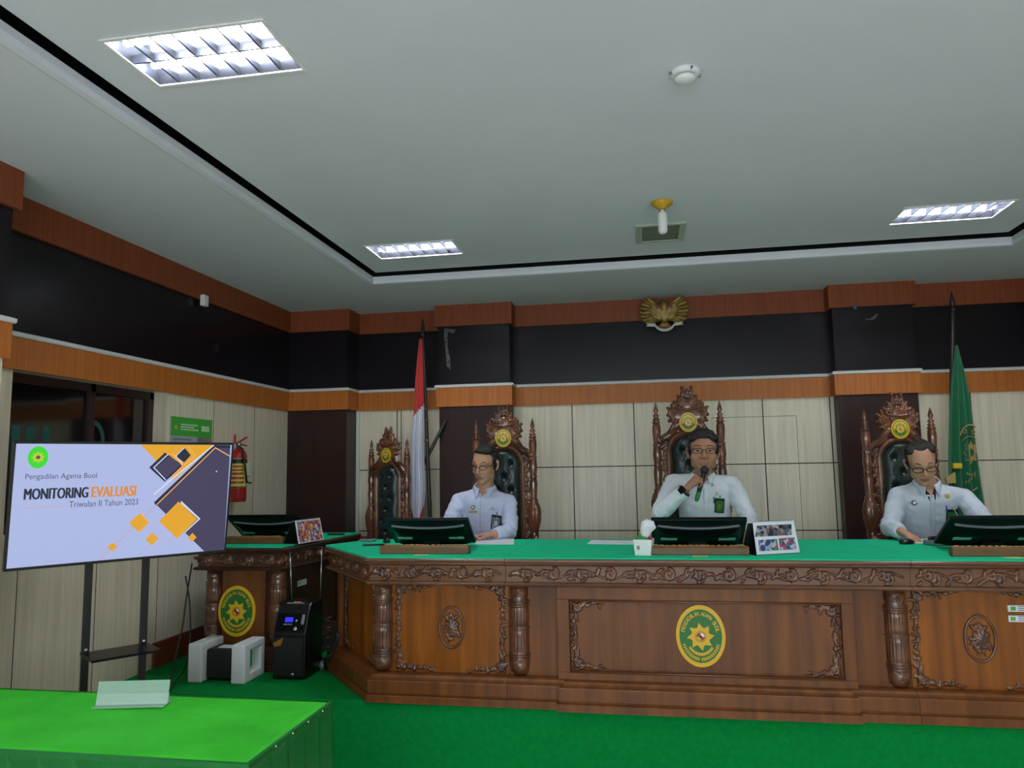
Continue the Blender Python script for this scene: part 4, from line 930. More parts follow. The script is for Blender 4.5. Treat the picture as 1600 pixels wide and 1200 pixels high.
# ================================================================== front table with satin cloth
TZ = .75; X0, X1, Y0, Y1 = -2.9, -1.185, 2.13, 2.71
t = thing('covered_table', ((X0+X1)/2,(Y0+Y1)/2,0), 'table under a lime green cloth in the left foreground', 'table')
mb = MB(); mb.box(X0+.02,X1-.02,Y0+.02,Y1-.02,TZ-.03,TZ-.005,0); mb.build('tabletop', M['wood_dk'], t); t0 = t
for a in (X0+.06,X1-.06):
    for b in (Y0+.06,Y1-.06): MB().box(a-.02,a+.02,b-.02,b+.02,0,TZ-.03,0).build('leg', M['blackmat'], t)
for ch in t.children: ch.location = (-(X0+X1)/2, -(Y0+Y1)/2, 0)
nx, ny = 120, 50; vs=[]; fs=[]
def wr(x,y): return .0035*noise.noise(Vector((x*5,y*7,.3)))+.0025*noise.noise(Vector((x*2+y*9,y*2,2)))+.0015*noise.noise(Vector((x*22,y*18,5)))
for j in range(ny+1):
    for i in range(nx+1):
        x = X0+(X1-X0)*i/nx; y = Y0+(Y1-Y0)*j/ny; e = min(X1-x,y-Y0,Y1-y)
        vs.append((x,y,TZ+.003+wr(x,y)*min(1,.3+e*8)-(.006 if e < 1e-5 else 0)))
for j in range(ny):
    for i in range(nx): a=j*(nx+1)+i; fs.append((a,a+1,a+nx+2,a+nx+1))
mb = MB().add(vs,fs,0,True)
mb.box(X0,X1,Y0-.001,Y0+.001,TZ-.05,TZ,0); mb.box(X0,X1,Y1-.001,Y1+.001,TZ-.05,TZ,0)
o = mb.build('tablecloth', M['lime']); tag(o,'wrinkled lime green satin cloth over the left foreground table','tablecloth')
# pleated skirt around the table
def skirt(pts, z0, z1, per=.115, amp=.032):
    vs=[];fs=[];row=0; P=[Vector(p) for p in pts]; S=[]
    for a,b in zip(P,P[1:]):
        L=(b-a).length; n=int(L/.006); d=(b-a)/L; nn=Vector((d.y,-d.x))
        for k in range(n+1): S.append((a+d*(L*k/n), nn, L*k/n))
    nz=14
    for p,nn,s in S:
        u=(s/per)%1; w_=(math.sin(u*2*PI)*.5+.5)**.6 if False else abs(2*u-1)**.7; ridge=(1-u)**.35*u**.2
        for j in range(nz+1):
            t_=j/nz; o_=.006+amp*(.25+.9*t_)*(u**1.4)+.006*math.sin(s*18+t_*2)*t_ ; q=p+nn*o_; vs.append((q.x,q.y,z1+(z0-z1)*t_))
    for i in range(len(S)-1):
        for j in range(nz): a=i*(nz+1)+j; fs.append((a,a+1,a+nz+2,a+nz+1))
    return MB().add(vs,fs,0,True)
pth = [(X0,Y0),(X1,Y0),(X1,Y1),(X0,Y1)]
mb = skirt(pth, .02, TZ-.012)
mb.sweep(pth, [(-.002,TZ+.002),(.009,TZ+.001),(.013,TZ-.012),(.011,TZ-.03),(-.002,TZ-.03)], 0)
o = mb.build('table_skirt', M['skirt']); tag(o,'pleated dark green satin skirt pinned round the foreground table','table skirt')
mb = MB()
for k in range(1,5): mb.ell((X1+.012,Y1-.02-.115*k+.05,TZ-.004),(.004,.004,.004),0,n=8,k=6)
pn = mb.build('pin_head', M['silver'], o)
# acrylic name stand
a = at(150,1104,Z=TZ+.006); b = at(262,1101,Z=TZ+.006); c=(a+b)/2; d=(b-a); L=d.length
t = thing('name_stand', (c.x,c.y,TZ+.008), 'blank frosted acrylic name stand on the lime green table', 'name stand', math.atan2(d.y,d.x))
MB().box(-L/2,L/2,-.035,.035,0,.003,0).build('base', M['glassp'], t); MB().prism([(-.004,.002),(0,.002),(.018,.082),(.014,.082)],-L/2,L/2,'X',0).build('face_plate', M['glassp'], t)
MB().prism([(.0,.004),(.003,.004),(.014,.036),(.011,.036)],-L/2,L/2,'X',0).build('insert', M['white'], t)
# ================================================================== television on its stand
cs = [Vector(v) for v in ((-2.780,2.898,1.753),(-2.184,3.691,1.756),(-2.230,3.749,1.179),(-2.836,2.954,1.177))]   # TL TR BR BL
TC = sum(cs, Vector())/4; u = ((cs[1]-cs[0])+(cs[2]-cs[3])).normalized(); v = ((cs[0]-cs[3])+(cs[1]-cs[2])).normalized()
TVF = frame(TC, u, v); TVN = TVF.col[2].to_3d(); TW = ((cs[1]-cs[0]).length+(cs[2]-cs[3]).length)/4; TH = ((cs[0]-cs[3]).length+(cs[1]-cs[2]).length)/4
t = thing('television', (TC.x,TC.y,TC.z-TH), 'flat television on a black stand showing a slide about MONITORING EVALUASI', 'television')
Ti = Matrix.Translation((-TC.x,-TC.y,-(TC.z-TH)))
TT = Ti @ TVF
mb = MB(); bz = .009
mb.box(-TW,TW,-TH,TH,-.035,-.004,0,TT)
mb.box(-TW,TW,TH-bz,TH,-.004,.004,0,TT); mb.box(-TW,TW,-TH,-TH+bz*1.4,-.004,.004,0,TT); mb.box(-TW,-TW+bz,-TH,TH,-.004,.004,0,TT); mb.box(TW-bz,TW,-TH,TH,-.004,.004,0,TT)
mb.build('bezel', M['blackmat'], t)
MB().box(-TW*.7,TW*.7,-TH*.6,TH*.5,-.06,-.035,0,TT).build('rear_housing', M['black'], t, bevel=.01)
S0 = MB().box(-TW+bz,TW-bz,-TH+bz*1.4,TH-bz,-.004,0,0,TT).build('screen', M['s_bg'], t)
TVi = TVF.inverted(); LX = TW-bz-.0005; LY0 = -TH+bz*1.4+.0005; LY1 = TH-bz-.0005
def sp(x, y):                     # photo crop pixel (4x) -> screen coordinates
    q = TVi @ on_plane(x/4, 640+y/4, TC, TVN); return (max(-LX,min(LX,q.x)), max(LY0,min(LY1,q.y)))
def poly(name, pts, m, z, label=None):
    P = [sp(*p) for p in pts]; o = MB().prism(P, z-.0003, z).build(name, M[m], S0); 
    MBo = o.data
    for vt in MBo.vertices: vt.co = TT @ vt.co
    if label: o['label'] = label
    return o
def stroke(name, pts, wd, m, z, closed=False):
    P = [Vector(sp(*p)) for p in pts]; mb = MB()
    for a, b in zip(P, P[1:]+([P[0]] if closed else [])):
        if (b-a).length < 1e-5: continue
        d = (b-a).normalized(); n = Vector((-d.y,d.x))*wd/2; a2 = a-d*wd/2*.9; b2 = b+d*wd/2*.9
        Q = [a2+n,b2+n,b2-n,a2-n]; Q = [(max(-LX,min(LX,p.x)),max(LY0,min(LY1,p.y))) for p in Q]; mb.prism(Q, z-.0003, z, T=TT)
    return mb.build(name, M[m], S0)
poly('slide_shape',[(878,217),(1338,220),(1330,225),(1090,438),(1070,425),(1150,355),(968,310)],'s_or',.0012,'orange corner of the slide')
poly('slide_shape',[(878,217),(1338,220),(1085,437)],'s_or',.0010)
poly('slide_shape',[(1338,220),(1440,222),(1425,885),(1275,885),(962,580)],'s_nv',.0014,'slate blue field of the slide')
poly('slide_shape',[(1338,220),(1440,222),(1438,240),(1350,240),(975,600),(962,580)],'s_dk',.0016)
stroke('slide_line',[(1332,224),(1060,445),(965,528)],.007,'s_wh',.0020)
stroke('slide_line',[(980,592),(1345,238),(1434,290)],.005,'s_pk',.0021)
poly('slide_shape',[(970,480),(1105,415),(960,575),(860,650),(900,560)],'s_bg',.0009)
poly('slide_shape',[(1030,268),(1148,352),(1028,450),(932,362)],'s_dk',.0022)
poly('slide_shape',[(1062,288),(1128,345),(1038,428),(968,362)],'s_nv',.0024)
stroke('slide_line',[(1048,280),(960,362),(1033,437)],.005,'s_wh',.0026)
stroke('slide_line',[(1078,272),(1142,352),(1075,415)],.006,'s_pk',.0027)
poly('slide_shape',[(1150,235),(1192,285),(1150,330),(1095,290)],'s_dk',.0022)
stroke('slide_line',[(1152,238),(1098,290),(1140,334)],.004,'s_wh',.0026)
stroke('slide_line',[(1178,232),(1218,290),(1150,345)],.004,'s_pk',.0027)
stroke('slide_line',[(980,592),(620,940)],.0018,'s_to',.0016)
poly('slide_shape',[(876,645),(935,705),(868,768),(806,706)],'s_or',.0022)
stroke('slide_line',[(876,648),(930,704),(868,764)],.004,'s_pk',.0024); poly('slide_shape',[(870,662),(912,705),(866,748),(806,706)],'s_or',.0026)
poly('slide_shape',[(1132,570),(1252,682),(1155,770),(1100,700)],'s_wh',.0020)
poly('slide_shape',[(1122,580),(1238,684),(1150,765),(1090,700)],'s_dk',.0022)
poly('slide_shape',[(1115,574),(1232,684),(1106,806),(993,697)],'s_or',.0024)
poly('slide_shape',[(950,768),(990,806),(948,848),(908,810)],'s_or',.0022)
poly('slide_shape',[(702,830),(732,858),(700,886),(672,858)],'s_or',.0022)
poly('slide_shape',[(1202,770),(1228,798),(1200,826),(1174,800)],'s_or',.0024)
c = Vector(sp(238,298)); rx = (Vector(sp(301,298))-c).length; ry = (Vector(sp(238,229))-c).length
mb = MB(); mb.prism([(c.x+rx*math.cos(2*PI*i/40),c.y+ry*math.sin(2*PI*i/40)) for i in range(40)],.0012,.0015,T=TT)
st=[]
for k in range(16): a=k*PI/8+.1; q=rx*(.66 if k%2==0 else .46); st.append((c.x+q*math.cos(a),c.y+q*math.sin(a)))
mb.prism(st,.0016,.0019,m=1,T=TT); mb.prism([(c.x+rx*.22*math.cos(2*PI*i/16),c.y+rx*.22*math.sin(2*PI*i/16)) for i in range(16)],.002,.0022,m=2,T=TT)
o = mb.build('slide_seal', [M['s_gr'],M['s_ye'],M['s_tx']], S0); o['label'] = 'green round seal on the slide'
def stext(s, x0, y0, x1, y1, m, bold=0):        # baseline-left and top-right given as crop pixels
    a = sp(x0,y0); b = sp(x1,y1); mb = MB(); T2 = TT
    # follow the true screen axes
    text_fit(mb, s, TT, a[0], b[0], a[1], b[1], .0022, 0, bold); return mb.build('slide_text', M[m], S0)
stext('Pengadilan Agama Buol',156,446,606,394,'s_tx')
stext('MONITORING',149,564,552,483,'s_dk',.0022)
stext('EVALUASI',572,548,850,474,'s_to',.0022)
stext('Triwulan II Tahun 2023',430,612,864,556,'s_tx')
stroke('slide_line',[(150,614),(384,605)],.0016,'s_to',.0016)
q = sp(1352,386); mb = MB(); mb.prism([(q[0]+.004*math.cos(i),q[1]+.005*math.sin(i)) for i in (0,1.05,2.1,3.14,4.2,5.2)],.0024,.0026,T=TT); mb.build('slide_cursor', M['s_wh'], S0)
# stand
Hh = Vector((u.x,u.y,0)).normalized(); Hn = Vector((Hh.y,-Hh.x,0)); base = Vector((TC.x,TC.y,0))-Hn*.075
t = thing('television_stand', base, 'black two-post floor stand with a small shelf carrying the television', 'stand', math.atan2(Hh.y,Hh.x))
# local: x along the screen, -y toward the viewer
Si = (Matrix.Translation(base) @ Matrix.Rotation(math.atan2(Hh.y,Hh.x),4,'Z')).inverted()
def lx(px, py): p = on_plane(px, py, base, Hn); return (Si @ p)
pa = lx(137,930); pb = lx(226,930); zl = 1.6
for q in (pa, pb): MB().box(q.x-.016,q.x+.016,-.012,.012,.03,TC.z+.15,0).build('post', M['blackmat'], t, bevel=.002)
mb = MB(); mb.box(pa.x-.12,pb.x+.12,-.012,.012,.012,.05,0)
mb.build('cross_bar', M['blackmat'], t, bevel=.003)
for q in (pa, pb): MB().box(q.x-.02,q.x+.02,-.24,.24,.0,.03,0).build('foot', M['blackmat'], t, bevel=.004)
zs = lx(175,1015).z
mb = MB(); mb.box(pa.x-.02,pb.x+.025,-.20,.012,zs-.006,zs+.006,0); mb.build('shelf', M['blackgloss'], t, bevel=.003)
mb = MB()
for q in (pa,pb): mb.ell((q.x,-.016,zs+.02),(.009,.008,.009),0,n=10,k=6)
mb.build('screw_knob', M['silver'], t)
mb = MB(); mb.box(pa.x-.05,pb.x+.05,.002,.018,TC.z-.05,TC.z-.01,0); mb.box(pa.x-.05,pb.x+.05,.002,.018,TC.z+.08,TC.z+.12,0); mb.build('mounting_bar', M['blackmat'], t)
# loose cables falling behind the television to the platform
P = [at(300,880,Y=4.22),at(292,930,Y=4.2),at(285,980,Y=4.15),at(276,1020,Y=4.10),at(268,1055,Y=4.03),at(263,1082,Z=PZ+.008),at(276,1062,Z=PZ+.03),at(288,1045,Y=4.25),at(297,1000,Y=4.3),at(296,940,Y=4.34),at(290,900,Y=4.36)]
def spline(P, n=8):
    out=[]
    for i in range(len(P)-1):
        p0=P[max(i-1,0)];p1=P[i];p2=P[i+1];p3=P[min(i+2,len(P)-1)]
        for k in range(n): t_=k/n; out.append(.5*((2*p1)+(-p0+p2)*t_+(2*p0-5*p1+4*p2-p3)*t_*t_+(-p0+3*p1-3*p2+p3)*t_**3))
    return out+[P[-1]]
o = MB().tube(spline(P),.005,8).build('power_cable', M['blackmat']); tag(o,'black cable hanging loosely behind the television to the green platform','cable')

# ================================================================== trolley loudspeaker and packed device on the platform
p0 = at(424,1065,Z=PZ)
t = thing('trolley_speaker', (-2.15,4.42,PZ), 'black trolley loudspeaker with blue display and raised twin-rod handle', 'speaker', R_(2))
W2 = .103; D0, D1 = -.11, .16; hh = .435
prof = [(D0,.01),(D0,.255),(D0-.004,.262),(D0+.006,.275),(D0+.055,.385),(D0+.06,.395),(D0+.075,hh-.012),(D0+.095,hh),(D1-.02,hh),(D1,hh-.02),(D1,.01)]
MB().prism(prof,-W2,W2,'X',0).build('cabinet', M['black'], t, bevel=.008)
mb = MB(); mb.prism([(D0-.006,.03),(D0-.006,.24),(D0,.245),(D0,.025)],-W2+.014,W2-.014,'X',0); 
for k in range(14): z = .04+.0145*k; mb.box(-W2+.02,W2-.02,D0-.0085,D0-.005,z,z+.006,0)
mb.build('grille', M['blackmat'], t)
mb = MB()
for k in range(12): z = .06+.02*k; mb.box(W2-.001,W2+.003,-.07,-.03,z,z+.008,0)
mb.build('side_rib', M['blackmat'], t)
Tp = frame((0,D0+.006,.275),(1,0,0),(0,.049,.110)); 
mb = MB(); mb.box(-W2+.012,W2-.008,.004,.112,0,.003,0,Tp); mb.build('control_panel', M['blackgloss'], t, bevel=.001)
MB().box(-.040,.010,.060,.088,.003,.0045,0,Tp).build('display', M['blue_led'], t)
mb = MB()
for k in range(4): mb.box(-.044+.014*k,-.034+.014*k,.042,.050,.003,.007,0,Tp)
mb.build('button', M['grey'], t)
mb = MB(); mb.lathe([(.012,0),(.012,.008),(.009,.010)], Tp@Matrix.Translation((.035,.02,.003)), 16); mb.lathe([(.008,0),(.007,.006)], Tp@Matrix.Translation((.033,.068,.003)), 14); mb.build('knob', M['silver'], t)
MB().box(.066,.084,.045,.105,.003,.012,0,Tp).build('latch', M['grey'], t, bevel=.003)
MB().prism([(-.095,.215),(-.03,.250),(-.045,.200),(-.09,.195)],D0-.0115,D0-.009,'Y',0).build('bronze_badge', M['bronze'], t)
mb = MB(); mb.box(-.052,.058,-.030,-.027,hh-.006,hh+.0035,0); mb.build('slot', M['silver'], t)
MB().prism([(-.012,-.020),(.0,-.023),(-.004,-.006),(-.016,-.004)],hh,hh+.003,'Z',0).build('green_light', M['green_led'], t)
MB().prism([(.002,-.023),(.020,-.024),(.028,-.006),(.010,-.006)],hh,hh+.003,'Z',0).build('red_light', M['red_led'], t)
MB().lathe([(.011,0),(.010,.006)], frame((.03,D0-.008,.035),(1,0,0),(0,0,1)), 14).build('socket_cap', M['silver'], t)
for s in (-1,1): MB().lathe([(.024,0),(.028,.006),(.028,.024),(.024,.03)], frame((s*W2 if s<0 else s*W2,D1-.03,.028),(0,1,0),(0,0,1)), 18).build('wheel', M['grey'], t)
# twin-rod handle
r1 = at(457,945,Y=4.55); r2 = at(500,943,Y=4.55); q1 = at(453,860,Y=4.5); q2 = at(503,855,Y=4.5)
ti = (Matrix.Translation(t.location)@Matrix.Rotation(R_(2),4,'Z')).inverted()
mb = MB()
mb.tube([ti@r1-Vector((0,0,.04)),ti@q1],.0035,8); mb.tube([ti@r2-Vector((0,0,.04)),ti@q2],.0035,8); mb.build('handle_rod', M['silver'], t)
MB().capsule(ti@q1,ti@q2,.008).build('handle_grip', M['black'], t)
# coiled silver and black hose beside the speaker
P=[]
for k in range(40): a=k*.8; P.append(Vector((-1.98+.035*math.cos(a),4.50+.03*math.sin(a),PZ+.05+.0075*k)))
o = MB().tube(P,.005,7).build('coiled_cord', M['pole']); tag(o,'dark coiled cord hanging beside the black trolley loudspeaker','cord')
P=[at(505,1000,Y=4.45),at(515,1005,Y=4.42),at(528,990,Y=4.40),at(520,1020,Y=4.4),at(508,1030,Y=4.4),at(509,1045,Z=PZ+.02)]
o = MB().tube(spline(P),.009,8).build('power_cable', M['blackmat']); tag(o,'thick black cable bundle between the loudspeaker and the bench corner','cable')

t = thing('packed_device', (-2.52,4.305,PZ), 'black boxed device held between two white foam end blocks', 'package')
def foam_block(x0,x1,hole):
    mb = MB(); y0,y1,h = -.12,.12,.225
    pf = [(y0,0),(y1,0),(y1,h),(y0+.02,h),(y0,h-.012)]
    if hole: 
        ou = [(y0,0),(y1,0),(y1,h),(y0,h)]; inn = [(y0+.07,.05),(y1-.05,.05),(y1-.05,.18),(y0+.07,.18)]; xm = x0+.03
        vs = [(x1,)+p for p in ou]+[(x1,)+p for p in inn]+[(xm,)+p for p in inn]+[(x0,)+p for p in ou]
        fs = [(i,(i+1)%4,(i+1)%4+4,i+4) for i in range(4)]+[(i+4,(i+1)%4+4,(i+1)%4+8,i+8) for i in range(4)]+[(8,9,10,11),(15,14,13,12)]+[((i+1)%4,i,i+12,(i+1)%4+12) for i in range(4)]
        mb.add(vs,fs,0)
    else: mb.box(x0,x1,y0,y1,0,h,0)
    return mb.build('foam_block', M['foam'], t, bevel=.010)
foam_block(-.208,-.118,False); foam_block(.072,.160,True)
MB().box(-.12,.075,-.07,.10,.012,.185,0).build('device_body', M['blackmat'], t, bevel=.012)
MB().box(-.07,.03,-.03,.04,.185,.187,0).build('paper_label', M['paper'], t)
MB().box(.103,.106,-.045,.065,.06,.17,0).build('see_through_green', mat('see-through green', srgb(30,190,110), .5), t)  # green sheet stands for the green seen through the foam cutout

# ================================================================== flags
def drape_flag(name, rows, mats, pick, Y0, amp, parent, n=70, fold=5, depth=.06):
    # rows: (pixel y, x left, x right); cloth hangs in soft pleats between the two edges
    vs=[];fs=[];mi=[]; R2=[]
    ys=[r[0] for r in rows]; m=90
    for j in range(m+1):
        y=ys[0]+(ys[-1]-ys[0])*j/m
        i=max(k for k in range(len(rows)) if rows[k][0]<=y+1e-6); i=min(i,len(rows)-2); f=(y-rows[i][0])/(rows[i+1][0]-rows[i][0])
        xl=rows[i][1]+(rows[i+1][1]-rows[i][1])*f; xr=rows[i][2]+(rows[i+1][2]-rows[i][2])*f
        a=at(xl,y,Y=Y0); b=at(xr,y,Y=Y0); w_=(b.x-a.x)
        for k in range(n+1):
            u_=k/n; ph=u_*fold*2*PI+.9*math.sin(j*.03)
            vs.append((a.x+w_*(u_+.035*math.sin(ph)*(0 if k in (0,n) else 1)), Y0-depth*(.25+.75*j/m)*(.5+.5*math.sin(ph))*min(1,w_/.09)-.02*math.sin(u_*PI), a.z+(b.z-a.z)*u_))
            R2.append((xl+(xr-xl)*u_,y))
    for j in range(m):
        for k in range(n):
            a=j*(n+1)+k; fs.append((a,a+1,a+n+2,a+n+1)); q=R2[a]; mi.append(pick(*q))
    return MB().add(vs,fs,mi,True).build(name, mats, parent)
def flag(Yp, top, low, label, r=.018):
    a = at(*top,Y=Yp); b = at(*low,Y=Yp); d = (b-a)/(b.z-a.z); foot = a+d*(PZ-a.z)
    t = thing('flag', (foot.x,foot.y,PZ), label, 'flag'); L = a-foot
    mb = MB(); e = L*.955; mb.capsule((0,0,.02), e, r, r*.8, 16); mb.build('pole', M['pole'], t)
    T = frame(e,(1,0,0),(0,1,0)); MB().lathe([(r*.8,-.02),(r*1.3,0),(r*.7,.015),(r*1.0,.04),(r*.8,.08),(.001,.15)],T,14).build('finial', M['pole'], t)
    MB().lathe([(.13,0),(.13,.02),(.06,.04),(.035,.07),(.03,.16),(.001,.16)],n=28).build('base', M['wood_dk'], t)
    for q in (.55,.62): pass
    return t, foot
t, foot = flag(6.12, (660,503), (672,812), 'red and white flag hanging on a dark pole at the left')
F1 = t
def pk(x,y):
    edge = 640+ (x-655)*-1.2
    if y < edge: return 0
    if y > 768 and y > 838-(x-648)*3.4: return 0
    return 1
o = drape_flag('cloth',[(530,655,660),(560,652,661),(600,649,662),(640,648,663),(690,644.5,662),(720,643.5,663),(765,644,665),(790,643.5,663),(815,643,662),(870,643,660)],[M['flagred'],M['flagwhite']],pk,6.06,0,None,fold=2.5,depth=.05)
for vt in o.data.vertices: vt.co -= Vector((foot.x,foot.y,PZ))
o.parent = t
mb = MB()
for yy in (640,657,688):
    c = at(665,yy,Y=6.09); q = c-Vector((foot.x,foot.y,PZ)); mb.tube([(q.x+.021*math.cos(a),q.y+.03+.021*math.sin(a),q.z) for a in [2*PI*i/16 for i in range(16)]],.003,6,0,True)
mb.build('pole_ring', M['silver'], t)
F0 = Vector((foot.x,foot.y,PZ)); a = at(696,658,Y=6.30)-F0; b = at(658,733,Y=6.14)-F0
MB().capsule(a,b,.014,.016,12).build('diagonal_rod', mat('dark olive rod', srgb(44,50,42), .5), t)  # dark diagonal rod, cut short and attached to the pole

t, foot = flag(6.12, (1489,461), (1487,720), 'dark green flag with gold court seal on a dark pole at the right', .022)
o = drape_flag('cloth',[(540,1492,1496),(565,1489,1502),(600,1484,1510),(640,1481,1517),(700,1478.5,1524),(760,1478,1532),(815,1480,1541),(880,1484,1548)],[M['flaggreen']],lambda x,y:0,6.06,0,None,fold=3.5,depth=.07)
me = o.data; vw = [vt.co.copy() for vt in me.vertices]; bvh = BVHTree.FromPolygons(vw, [tuple(p.vertices) for p in me.polygons])
mb = MB()
def onflag(px,py):
    d = ray(px,py).normalized(); h = bvh.ray_cast(CAM, d)[0]
    h = h if h is not None else at(px,py,Y=6.0)
    return h-d*.006
def fl_stroke(pts, r): mb.tube([onflag(*p) for p in pts], r, 6)
def fl_poly(pts):
    n=len(pts); c=(sum(p[0] for p in pts)/n, sum(p[1] for p in pts)/n); P=[onflag(*p) for p in pts]; C_=onflag(*c); mb.add([C_]+P,[(0,i+1,(i+1)%n+1) for i in range(n)],0)
ell_ = lambda cx,cy,rx,ry,a0,a1,n=18: [(cx+rx*math.cos(R_(a0+(a1-a0)*i/n)), cy+ry*math.sin(R_(a0+(a1-a0)*i/n))) for i in range(n+1)]
fl_stroke(ell_(1516,690,17,26,200,300),.006); fl_stroke(ell_(1516,700,15,18,215,310),.003)
fl_stroke(ell_(1505,745,14,22,60,110),.003); fl_stroke([(1510,766),(1522,766),(1527,762)],.005)
star=[]
for k in range(16): a=R_(k*22.5); q=(1 if k%2==0 else .66); star.append((1517+12.5*q*math.cos(a),707+19*q*math.sin(a)))
fl_poly([(min(x,1526.5),y) for x,y in star])
for k,(x,y) in enumerate(((1507,674),(1521,675))):
    fl_stroke(ell_(x,y,2.2,3.4,0,360,10),.003)
for k in range(4): x=1509+4.6*k; y=757-k*2.5-(k>1)*3; fl_stroke([(x,y),(x+1,y-6)],.003)
fl_stroke(ell_(1517,720,13,22,50,120),.0035)
sl = mb.build('gold_seal', M['goldthread'], None); sl['label'] = 'gold court seal on the green flag'
mb = MB(); 
P = [onflag(*q) for q in ell_(1518,707,4.2,6,0,360,14)]; P=[p-ray(1518,707).normalized()*.004 for p in P]; mb.add(P,[tuple(range(len(P)))],0); e2 = mb.build('seal_shield', M['flaggreen'], None)
for ob in (o, sl, e2):
    for vt in ob.data.vertices: vt.co -= Vector((foot.x,foot.y,PZ))
o.parent = t; sl.parent = o; e2.parent = sl
c = at(1497,728,Y=5.98)-Vector((foot.x,foot.y,PZ)); MB().box(c.x-.03,c.x+.03,c.y,c.y+.05,c.z-.02,c.z+.02,0).build('gold_tie', M['yellow'], t, bevel=.006)
c = at(1486,742,Y=5.99)-Vector((foot.x,foot.y,PZ)); MB().prism([(c.x-.04,c.z-.02),(c.x+.03,c.z+.02),(c.x+.03,c.z-.06),(c.x-.03,c.z-.06)],c.y,c.y+.02,'Y',0).build('gold_fringe', M['goldthread'], t)
# ================================================================== people
def remesh(mb, voxel, smooth=2, name='tmp'):
    o = mb.build(name, M['skin']); r = o.modifiers.new('r','REMESH'); r.mode = 'VOXEL'; r.voxel_size = voxel; r.use_smooth_shade = True
    s = o.modifiers.new('s','SMOOTH'); s.factor = .5; s.iterations = smooth
    bpy.context.view_layer.update(); me = bpy.data.meshes.new_from_object(o.evaluated_get(bpy.context.evaluated_depsgraph_get()))
    bpy.data.objects.remove(o); me.materials.clear(); return me
def wrap(me, name, mats, parent, loc):
    for m in mats: me.materials.append(m)
    for p in me.polygons: p.use_smooth = True
    me.transform(Matrix.Translation(-Vector(loc))); o = bpy.data.objects.new(name, me); COL.objects.link(o); o.parent = parent; return o
def loft(mb, rings, n=28):                     # rings: (centre, x-axis, y-axis, rx, ry) stacked
    vs=[];fs=[]
    for c, xa, ya, rx, ry in rings:
        c=Vector(c); xa=Vector(xa); ya=Vector(ya)
        for i in range(n):
            a=2*PI*i/n; ca,sa=math.cos(a),math.sin(a); e=.85; vs.append(c+xa*(rx*abs(ca)**e*(1 if ca>0 else -1))+ya*(ry*abs(sa)**e*(1 if sa>0 else -1)))
    k=len(rings)
    for j in range(k-1):
        for i in range(n): fs.append((j*n+i,j*n+(i+1)%n,(j+1)*n+(i+1)%n,(j+1)*n+i))
    fs += [tuple(reversed(range(n))), tuple(range((k-1)*n,k*n))]
    return mb.add(vs,fs,0,True)
def head_matrix(c, yaw, pitch, roll):          # face looks along local -Y; yaw>0 turns toward the picture's right
    return Matrix.Translation(c) @ Matrix.Rotation(R_(yaw),4,'Z') @ Matrix.Rotation(R_(roll),4,'Y') @ Matrix.Rotation(R_(pitch),4,'X')
def add_head(mb, Hm, sc, jaw=1.0):   # Hm may carry a width factor
    e = lambda c, r: mb.ell(c, r, T=Hm@Matrix.Scale(sc,4), n=28, k=18)
    def cp(a, b, r0, r1=None): A=Hm@(Vector(a)*sc); B=Hm@(Vector(b)*sc); mb.capsule(A,B,r0*sc,(r1 or r0)*sc)
    e((0,.018,.042),(.075,.092,.080)); e((0,-.022,.030),(.066,.060,.062)); e((0,-.022,-.030),(.062*jaw,.062,.070)); e((0,-.034,-.072),(.042*jaw,.046,.038))
    e((0,-.062,-.096),(.022*jaw,.020,.017)); e((0,-.068,-.056),(.026,.019,.026))
    for s in (-1,1):
        e((s*.037*jaw,-.046,-.026),(.027,.027,.032)); e((s*.043*jaw,-.008,-.060),(.018,.034,.026)); cp((s*.012,-.080,.030),(s*.048,-.066,.030),.010,.009)
        cp((s*.008,-.096,-.032),(s*.015,-.090,-.030),.008,.008)
        for k in range(7): a=R_(-100+200*k/6); 
        cp((s*.076,.006,.018),(s*.082,.018,.024),.006,.010); cp((s*.082,.018,.024),(s*.080,.022,-.004),.010,.008); cp((s*.080,.020,-.004),(s*.073,.008,-.030),.008,.006)
    cp((0,-.080,.022),(0,-.104,-.022),.0085,.0125)
    cp((-.019,-.083,-.0555),(.019,-.083,-.0555),.0045); cp((-.006,-.0865,-.054),(.006,-.0865,-.054),.0045); cp((-.014,-.083,-.067),(.014,-.083,-.067),.0058)
